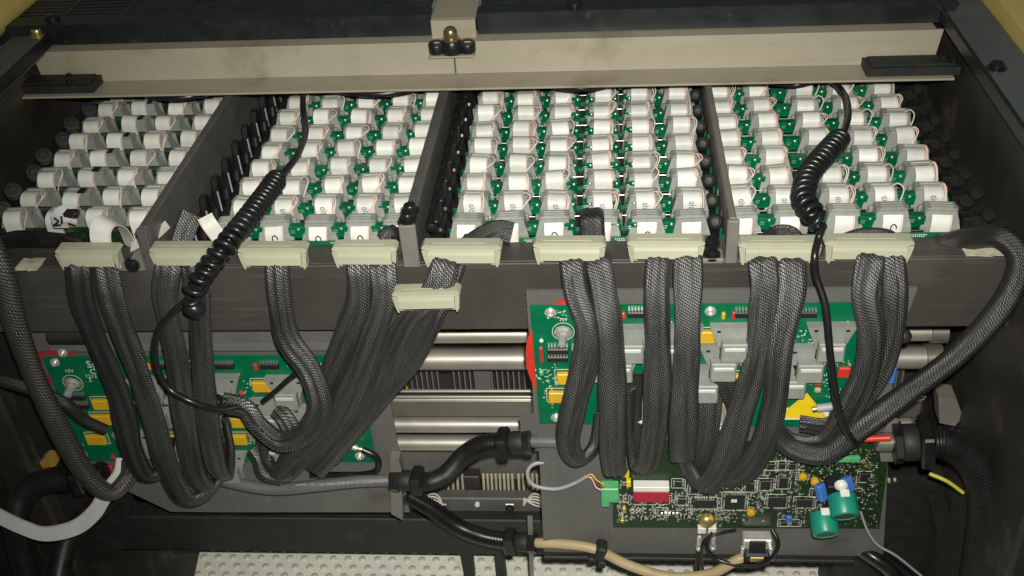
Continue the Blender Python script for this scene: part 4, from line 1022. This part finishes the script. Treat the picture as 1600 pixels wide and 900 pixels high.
HN = ['leftmost ivory cable hood, beside the plain dark divider foot','second ivory cable hood from the left, behind the coiled cord end','third ivory cable hood from the left, holding one cable','fourth ivory cable hood from the left, holding two cables','fifth ivory cable hood, just right of the bolted divider','sixth ivory cable hood, above the upper left corner of the right board','seventh ivory cable hood, just left of the grey divider foot','eighth ivory cable hood, left of the right coiled cord','rightmost ivory cable hood, beside the crossbar screws']
HP = [(140,396,106),(290,394,112),(428,394,112),(571,392,104),(722,390,126),(890,386,112),(1040,383,118),(1217,386,124),(1356,383,132)]
for n_, p in zip(HN, HP): hood(p[0], p[1], p[2], -.001, n_, .015)
hood(667, 461, 108, -.022, 'loose ivory hood hanging on a cable in front of the crossbar', -.02)

# ------------------------------------------------------------------ braided flat cables
def cable(name, pts, w, t, lab, m='braid', seed=0, n0=(0,-1,.35), twist=0.0, groove=.14, cat='braided cable', pinch=None, group='braided cables', step=.0035, anchor=.3):
    if 384 < pts[0][1] < 405 and pts[0][2] < 0: pts = [(pts[0][0], pts[0][1]+4, .005), (pts[1][0], pts[1][1]+1, pts[1][2]+.004)] + list(pts[2:])
    mb = sweep([at(*p) for p in pts], flat_profile(w, t, seed, 40, groove, pinch), step, n0, twist, anchor=anchor)
    return solo(name, mb, m, lab, cat, group, True)
W = .0232; T_ = .0100
cable('braided_cable', [(121,402,-.004),(122,418,-.011),(130,480,-.014),(163,560,-.016),(190,630,-.018),(205,700,-.022),(228,742,-.020),(258,730,-.008),(262,690,.002)], W, T_, 'flat black braided cable, left one of the leftmost hood', 'braidd', 1)
cable('braided_cable', [(165,402,-.004),(165,418,-.011),(178,480,-.016),(212,570,-.020),(238,650,-.024),(262,730,-.028),(290,778,-.026),(325,768,-.012),(335,725,.000)], W*1.02, T_, 'flat black braided cable, right one of the leftmost hood', 'braid', 2)
cable('braided_cable', [(264,400,-.004),(263,418,-.011),(258,470,-.014),(276,560,-.018),(288,650,-.022),(303,735,-.026),(328,762,-.020),(348,740,-.008),(345,690,.000)], W, T_, 'flat black braided cable, left one of the second hood', 'braid', 3)
cable('braided_cable', [(303,400,-.004),(303,418,-.011),(310,470,-.013),(316,560,-.017),(324,650,-.022),(338,728,-.026),(356,742,-.018),(360,700,-.008),(352,655,.002)], W*.96, T_, 'flat black braided cable, right one of the second hood', 'braid', 4)
cable('braided_cable', [(433,400,-.004),(433,418,-.011),(438,470,-.014),(450,530,-.018),(484,580,-.024),(500,635,-.032),(478,675,-.038),(440,690,-.036),(405,665,-.028),(384,638,-.022),(352,630,-.018)], W*1.0, .0115, 'thick black braided cable curling back to a frayed end on the left board', 'braid', 5)
cable('braided_cable', [(560,398,-.004),(560,418,-.011),(560,470,-.013),(545,515,-.014),(520,580,-.012),(500,640,-.010),(470,690,-.012),(440,738,-.016),(415,722,-.004),(408,690,.004)], W*.98, T_, 'flat black braided cable, left one of the fourth hood', 'braid', 6)
cable('braided_cable', [(598,398,-.004),(598,418,-.012),(600,470,-.017),(578,540,-.021),(552,605,-.024),(515,670,-.024),(470,712,-.020),(432,742,-.012),(420,715,.002)], W, T_, 'flat black braided cable, right one of the fourth hood', 'braid', 7)
cable('braided_cable', [(702,396,-.006),(696,412,-.014),(688,440,-.018),(670,470,-.022),(640,500,-.024),(612,555,-.024),(580,625,-.022),(530,690,-.020),(490,735,-.014)], W*1.02, T_, 'flat black braided cable threading the loose hanging hood, upper strand', 'braid', 8)
cable('braided_cable', [(712,398,-.003),(704,430,-.010),(688,470,-.018),(672,505,-.022),(650,550,-.020),(600,612,-.016),(560,662,-.012),(515,715,-.008)], W*.9, T_, 'flat black braided cable threading the loose hanging hood, lower strand', 'braid', 9)
# frayed end
fr = thing('frayed_braid_end', at(348,628,-.02), 'frayed tip of the curling braided cable above the left board', 'frayed braid')
for k in range(16):
    r = random.Random(k); a = at(362,631+r.uniform(-6,6),-.018+r.uniform(-.004,.004)); b = at(338+r.uniform(-6,6),628+r.uniform(-15,14),-.020+r.uniform(-.006,.006))
    part('strand', tube([a,(a+b)/2+Vector((0,0,r.uniform(-.001,.002))),b], .0006, 5, .003), 'rubber', fr, True)
cable('braided_cable', [(893,394,-.008),(894,412,-.014),(902,460,-.020),(918,510,-.030),(916,560,-.038),(898,630,-.046),(888,690,-.050),(905,718,-.046),(932,692,-.036),(942,640,-.030)], W*1.0, T_, 'flat black braided cable, left one of the sixth hood', 'braid', 10)
cable('braided_cable', [(932,394,-.008),(935,412,-.014),(946,470,-.026),(955,540,-.038),(957,640,-.050),(958,715,-.056),(962,738,-.046),(966,700,-.034),(966,640,-.030)], W*1.02, T_, 'flat black braided cable, right one of the sixth hood', 'braid', 11)
cable('braided_cable', [(1030,388,-.008),(1029,408,-.014),(1026,460,-.026),(1028,560,-.040),(1024,660,-.050),(1012,722,-.054),(994,728,-.044),(986,680,-.034),(985,600,-.030)], W*.98, T_, 'flat black braided cable, left one of the seventh hood', 'braid', 12)
cable('braided_cable', [(1075,388,-.008),(1075,408,-.014),(1075,470,-.026),(1073,560,-.040),(1069,640,-.050),(1066,700,-.054),(1068,714,-.044),(1070,660,-.034)], W*1.02, T_, 'flat black braided cable, right one of the seventh hood', 'braid', 13)
cable('braided_cable', [(1192,392,-.008),(1192,410,-.014),(1195,460,-.022),(1182,560,-.036),(1156,650,-.046),(1128,728,-.052),(1098,758,-.048),(1075,728,-.038),(1062,690,-.034),(1052,650,-.032)], W*1.02, T_, 'flat black braided cable, left one of the eighth hood', 'braid', 14)
cable('braided_cable', [(1237,392,-.008),(1237,410,-.014),(1236,460,-.022),(1218,540,-.034),(1212,620,-.042),(1192,695,-.046),(1160,742,-.042),(1125,750,-.034)], W*1.0, T_, 'flat black braided cable, right one of the eighth hood', 'braid', 15)
cable('braided_cable', [(1112,610,-.030),(1108,650,-.036),(1104,690,-.040),(1092,720,-.040),(1082,745,-.036)], W*.95, T_*.9, 'short braided cable dropping behind the left cable of the eighth hood', 'braid', 24)
cable('braided_cable', [(1362,388,-.008),(1362,404,-.014),(1352,460,-.024),(1362,520,-.032),(1352,585,-.038),(1322,645,-.042),(1290,690,-.040),(1240,690,-.032),(1215,675,-.028)], W*1.05, T_*1.1, 'flat black braided cable, left one of the rightmost hood', 'braid', 16)
cable('braided_cable', [(1392,388,-.006),(1394,404,-.012),(1398,455,-.020),(1392,520,-.026),(1372,580,-.032),(1340,630,-.036),(1300,665,-.034),(1250,662,-.028)], W*1.0, T_*1.1, 'flat black braided cable, right one of the rightmost hood', 'braid', 17)
cable('braided_cable', [(985,585,-.031),(986,640,-.035),(990,690,-.040),(1000,722,-.042)], W*.9, T_*.8, 'braided cable stub behind the left cable of the seventh hood', 'braidd', 25)
cable('braided_cable', [(1128,585,-.030),(1140,610,-.033),(1152,640,-.035),(1150,680,-.038)], W*.85, T_*.8, 'frayed short braided cable between the relays of the right board', 'braidd', 26)
cable('braided_cable', [(432,640,.004),(446,655,-.004),(458,680,-.008),(455,700,-.004)], W*.9, T_*.9, 'short braided cable leaving the grey header left of the curl', 'braid', 27)
cable('braided_cable', [(398,700,.004),(408,715,-.002),(415,738,-.008),(440,745,-.010)], W*.8, T_*.9, 'short braided cable under the lowest visible header of the left board', 'braid', 28)
def roundp(r, seed=0):
    def pr(s, L):
        rr = r*(1+.05*math.sin(s*40+seed)); return [(rr*math.cos(2*PI*k/28), .82*rr*math.sin(2*PI*k/28)) for k in range(28)]
    return pr
def rcable(pts, r, lab, m='braid', seed=0):
    return solo('braided_cable', sweep([at(*p) for p in pts], roundp(r, seed), .0035), m, lab, 'braided cable', 'braided cables', True)
rcable([(1470,384,.030),(1512,374,.020),(1562,370,.0),(1593,408,-.014),(1568,474,-.022),(1500,550,-.030),(1420,612,-.038),(1345,668,-.046),(1290,708,-.048),(1240,700,-.040),(1205,672,-.034)], .0102, 'long round braided cable sweeping down the right side to the controller', 'braidd', 3)
rcable([(-30,350,-.005),(2,420,-.012),(22,500,-.020),(55,590,-.026),(98,680,-.032),(135,742,-.034),(172,770,-.028),(200,745,-.012),(205,720,-.004)], .0108, 'light flecked round braided cable down the left edge', 'braidc', 5)
rcable([(-20,588,-.010),(40,605,-.012),(100,630,-.010),(130,655,-.004),(165,672,.004)], .0062, 'thin dark braided cable running in from the left edge', 'braidd', 6)
cable('braided_cable', [(300,334,.046),(292,352,.040),(285,372,.034),(281,392,.026)], .022, .007, 'braided cable dropping behind the second hood', 'braid', 30)
cable('braided_cable', [(925,330,.048),(925,342,.034),(926,362,.030),(928,384,.022)], .020, .008, 'black sleeve rising behind the sixth hood', 'braidd', 31)
cable('braided_cable', [(800,366,.030),(778,362,.030),(752,372,.022),(728,388,.010)], .020, .008, 'black sleeve lying over the front of the middle bay', 'braidd', 32)
cable('braided_cable', [(600,376,.026),(612,364,.030),(622,374,.024),(624,388,.012)], .017, .008, 'black sleeve arching behind the fourth hood', 'braidd', 33)
cable('braided_cable', [(1250,388,.014),(1235,366,.026),(1212,366,.028),(1190,384,.014)], .016, .008, 'black sleeve arching behind the eighth hood', 'braidd', 34)
cable('braided_cable', [(1310,380,.020),(1345,368,.026),(1385,370,.024),(1400,382,.012)], .014, .008, 'black sleeve arching behind the rightmost hood', 'braidd', 35)

# ------------------------------------------------------------------ coiled cords and thin cables
lc = thing('coiled_cord', at(365,375,-.02), 'black coiled cord slanting over the second and third hoods', 'cord')
Pc = [at(440,272,.075), at(420,298,.058), at(385,345,.030), at(345,392,-.012), at(310,440,-.026), at(288,478,-.026)]
Pc = [atz(438,272,.050), atz(418,300,.046), at(385,343,.010), at(345,392,-.026), at(312,438,-.032), at(290,474,-.032)]
part('coil', coil(Pc, .0072, .0029, 23, 10, 24, loose=1.5), 'coil', lc, True)
part('upper_lead', tube([atz(474,138,.030), atz(474,170,.036), atz(478,205,.042), atz(466,240,.048), atz(448,264,.050), atz(438,274,.050)], .0030, 12), 'coil', lc, True)
part('lower_lead', tube([at(292,468,-.032), at(270,488,-.034), at(246,520,-.034), at(243,565,-.036), at(262,605,-.038), at(300,628,-.042), at(345,640,-.034), at(378,634,-.024)], .0030, 12), 'coil', lc, True)
part('far_lead', tube([at(410,628,-.008), at(432,610,-.006), at(452,592,-.004), at(480,572,-.002)], .0026, 12), 'coil', lc, True)
part('end_plug', MB().lathe([(.006,0),(.0085,.003),(.0085,.012),(.006,.016)], 14, Matrix.Translation(at(292,474,-.032)) @ Matrix.Rotation(2.4, 4, 'Y')), 'rubber', lc, True)
rc = thing('coiled_cord', atz(1270,300,.03), 'black coiled cord standing in the far right bay', 'cord')
Pc = [atz(1316,212,.050), atz(1290,240,.050), atz(1264,272,.048), atz(1257,305,.045), atz(1268,335,.040), atz(1286,356,.032)]
part('coil', coil(Pc, .0078, .0028, 19, 10, 22, loose=1.08), 'coil', rc, True)
part('upper_lead', tube([atz(1190,126,.03), atz(1240,133,.035), atz(1290,124,.040), atz(1318,145,.046), atz(1326,178,.050), atz(1318,210,.050)], .0030, 12), 'coil', rc, True)
part('lower_lead', tube([atz(1286,354,.032), at(1279,372,.000), at(1273,400,-.014), at(1275,432,-.018), at(1290,480,-.030), at(1298,560,-.046), at(1310,640,-.058), at(1325,678,-.062), at(1334,690,-.056)], .0033, 12), 'coil', rc, True)
for px0, px1, py, lab in ((232,318,152,'black hose sagging below the beam over the far left bay'),(530,640,146,'black hose sagging below the beam over the second bay'),(860,950,137,'black hose sagging below the beam over the middle bay')):
    solo('sagging_hose', tube([atz(px0-25,py-16,.040),atz(px0,py-5,.042),atz((px0+px1)/2,py+1,.043),atz(px1,py-6,.042),atz(px1+25,py-18,.040)], .0042, 12), 'coil', lab, 'hose', 'hoses under the beam', True)

# conduits with glands
def gland(t, p, d, r, name='gland'):
    d = Vector(d).normalized(); T = Matrix.Translation(p) @ d.to_track_quat('Z','Y').to_matrix().to_4x4()
    part('gland_nut', MB().lathe([(r*1.25,0),(r*1.3,.001),(r*1.3,.007),(r*1.25,.008)], 6, T), 'black', t)
    part('gland_body', MB().lathe([(r*1.05,.008),(r*1.1,.009),(r*1.1,.020),(r*1.0,.022)], 16, T), 'blackmatte', t, True)
    part('gland_clip', MB().box(-r*1.2,r*1.2,-r*1.2,r*1.2,.0225,.034,.002,T), 'black', t)
c1 = thing('conduit', at(700,730,-.0), 'black corrugated conduit curving up from the left plate to the right plate', 'conduit')
part('hose', corrugated([at(648,752,.008),at(672,752,.004),at(698,740,-.004),at(725,712,-.010),at(752,696,-.012),at(780,692,-.012)], .0092), 'conduit', c1, True)
gland(c1, at(612,750,.012), at(640,751,.010)-at(612,750,.012), .0100); gland(c1, at(832,690,-.016), at(790,692,-.013)-at(832,690,-.016), .0100)
c2 = thing('conduit', at(720,820,-.0), 'black corrugated conduit sloping down to the beige cable', 'conduit')
part('hose', corrugated([at(636,772,.012),at(670,792,.008),at(715,822,.002),at(755,838,-.004),at(800,846,-.006)], .0088), 'conduit', c2, True); gland(c2, at(838,848,-.010), at(800,846,-.006)-at(838,848,-.010), .0092)
part('hang_tab', MB().prism([(at(a,b,-.008).x,at(a,b,-.008).z) for a,b in ((824,808),(832,808),(834,900),(828,900))], -.008, -.006, 'y'), 'clear', c2)
c3 = thing('conduit', at(1520,800,-.02), 'thick black corrugated conduit bending down at the right', 'conduit')
part('hose', corrugated([at(1450,690,-.03),at(1485,694,-.032),at(1520,722,-.034),at(1538,770,-.036),at(1535,830,-.038),at(1520,920,-.04)], .0142, .0042), 'conduit', c3, True)
T0 = at(1395,692,-.028); gland(c3, T0, at(1450,690,-.03)-T0, .0155); part('steel_bush', MB().cyl(at(1368,690,-.028), at(1394,691,-.028), .009, 16), 'steel2', c3, True); part('red_wire', MB().cyl(at(1350,686,-.034), at(1392,684,-.038), .0030, 10), 'redp', c3, True)
part('lock_ear', MB().prism([(at(a,b,-.02).x,at(a,b,-.02).z) for a,b in ((1372,690),(1396,642),(1408,668),(1408,720),(1376,720))], -.021, -.018, 'y'), 'clear', c3)
c4 = thing('conduit', at(60,800,0), 'black corrugated conduit looping at the lower left corner', 'conduit')
part('hose', corrugated([at(110,748,.0),at(70,752,-.004),at(38,775,-.008),at(25,815,-.010),at(32,860,-.012),at(50,930,-.014)], .0125, .0040), 'conduit', c4, True); gland(c4, at(165,742,.004), at(110,748,.0)-at(165,742,.004), .0115)
c5 = thing('conduit', at(130,840,.0), 'second black conduit slanting behind the white ribbon at lower left', 'conduit')
part('hose', corrugated([at(178,772,.006),at(140,805,.002),at(105,848,-.002),at(85,930,-.004)], .0115, .0040), 'conduit', c5, True)
# jacketed cable with print
jc = solo('jacketed_cable', tube([at(330,745,.012),at(372,756,.006),at(430,764,.002),at(500,758,.002),at(560,752,.006),at(618,750,.010)], .0062, 18), 'greyj', 'grey jacketed cable with white upside down print under the left board', 'cable', smooth=True)
q = at(530,756,-.004); Tp = Matrix.Translation(Vector((q.x,-.0034,q.z))) @ Matrix.Rotation(PI/2+.25, 4, 'X') @ Matrix.Rotation(PI-.075+.15, 4, 'Z')
part('print', text_mb("C/N AWM I/II A/B 80C 300V FT1 2U 45607", .0052, Tp), 'silk', jc)
solo('right_stub_cable', tube([at(826,690,-.016),at(860,690,-.018),at(905,692,-.020)], .0058, 14), 'greyj', 'grey jacketed cable entering the gland beside the right board', 'cable', smooth=True)
solo('lug_cable', tube([at(566,702,YL-.006),at(588,714,YL-.008),at(590,733,YL-.008),at(570,741,YL-.006),at(530,742,YL-.005),at(485,742,YL-.004)], .0034, 12), 'rubber', 'short black lead curving from the copper lug of the left board', 'cable', smooth=True)
bcab = thing('beige_cable', at(960,870,-.02), 'beige round cable sagging below the right plate', 'cable')
part('jacket', tube([at(838,848,-.012),at(880,850,-.018),at(930,858,-.024),at(985,884,-.030),at(1050,902,-.036),at(1110,896,-.038),at(1150,876,-.038),at(1172,866,-.034)], .0052, 16), 'beige', bcab, True)
ct = thing('cable_tie', at(938,862,-.024), 'black clip gripping the beige cable', 'clip')
part('band', MB().box(-.0055,.0055,-.008,.008,-.009,.010,.002, Matrix.Translation(at(938,860,-.024)) @ Matrix.Rotation(.25, 4, 'Y')), 'blackmatte', ct); part('tail', MB().box(-.0045,.0035,-.003,.003,-.009,.0,.001, Matrix.Translation(at(942,876,-.026)) @ Matrix.Rotation(.15, 4, 'Y')), 'blackmatte', ct)
part('foot', MB().box(-.0085,.0,-.003,.003,-.004,.002,.001, Matrix.Translation(at(932,872,-.026))), 'blackmatte', ct)
solo('grey_loop_wire', tube([at(850,722,-.014),at(832,726,-.016),at(824,740,-.018),at(834,758,-.020),at(868,764,-.022),at(898,755,-.024),at(915,745,-.026)], .0019, 10), 'lgrey', 'thin light grey wire looping to the green terminal block', 'wire', smooth=True)
for k, (m_, dz) in enumerate((('yg',-3),('wirew',3),('dred',0))):
    solo('terminal_wire', tube([at(914,745,-.026),at(924,744+dz,-.028),at(932,756+dz*2,-.030),at(944,762+dz*1.5,-.030)], .0008, 6, .002), m_, ['thin yellow wire into the green terminal','thin white wire into the green terminal','thin dark red wire into the green terminal'][k], 'wire', smooth=True)
aw = thing('jack_leads', at(1098,860,-.03), 'pair of thin black leads with silver plugs hanging from the white jacks', 'leads')
for px in (1092,1114):
    part('plug_tip', MB().lathe([(.0024,0),(.0026,.001),(.0026,.010),(.0018,.011)], 10, Matrix.Translation(at(px,850,-.028))), 'bolt', aw, True)
    part('plug_collar', MB().cyl(at(px,858,-.028), at(px,853,-.028), .0034, 12), 'bolt', aw, True)
part('lead', tube([at(1092,856,-.028),at(1090,880,-.030),at(1096,920,-.032)], .0022, 10), 'rubber', aw, True)
part('lead', tube([at(1114,832,-.026),at(1104,850,-.032),at(1118,872,-.036),at(1160,884,-.044),at(1200,876,-.046),at(1216,850,-.044),at(1206,826,-.034)], .0022, 10), 'rubber', aw, True)
part('lead', tube([at(1150,828,-.024),at(1120,834,-.030),at(1100,846,-.033),at(1096,870,-.034),at(1100,905,-.034)], .0016, 8), 'rubber', aw, True)
# flat white ribbon at the lower left
P = [at(*p) for p in ((194,716,.000),(188,742,-.014),(165,772,-.026),(148,800,-.032),(118,824,-.036),(72,834,-.038),(36,824,-.038),(-10,802,-.040),(-70,770,-.044))]
solo('white_ribbon', rib_sweep(P, .0165, (0,-1,.45), -.25), 'ribbonb', 'flat white ribbon cable with red edge sweeping along the lower left', 'ribbon cable', smooth=True)
solo('earth_wire', tube([at(1452,740,-.02),at(1480,752,-.026),at(1505,770,-.030)], .0018, 8), 'yg', 'thin yellow green wire beside the right conduit', 'wire', smooth=True)
solo('earth_wire', tube([at(1562,690,-.024),at(1566,715,-.026),at(1564,740,-.026),at(1558,765,-.026)], .0020, 8), 'yg', 'short yellow wire hanging below the shiny wall bolt', 'wire', smooth=True)
solo('thin_grey_wire', tube([at(1345,800,-.024),at(1356,830,-.026),at(1372,852,-.028),at(1400,868,-.030),at(1440,900,-.032)], .0012, 8), 'lgrey', 'thin grey wire trailing to the lower right', 'wire', smooth=True)
solo('black_lump', sweep([at(1335,850,.010),at(1352,862,-.010),at(1390,890,-.024),at(1420,930,-.026)], roundp(.009,2), .005), 'rubber', 'black hose stub below the controller board', 'hose', smooth=True)
solo('blue_tie', MB().box(*(lambda a,b:(a.x,b.x,-.020,-.016,b.z,a.z))(at(1390,574,-.018),at(1397,598,-.018)),.001), 'blue', 'small blue tie beside the right edge of the right board', 'tie')
solo('tie_knot', MB().lathe([(.002,-.006),(.006,-.004),(.007,0),(.005,.004),(.002,.006)], 12, Matrix.Translation(at(1412,524,-.018))), 'blackmatte', 'black tie knot at the right edge of the right plate', 'tie', smooth=True)
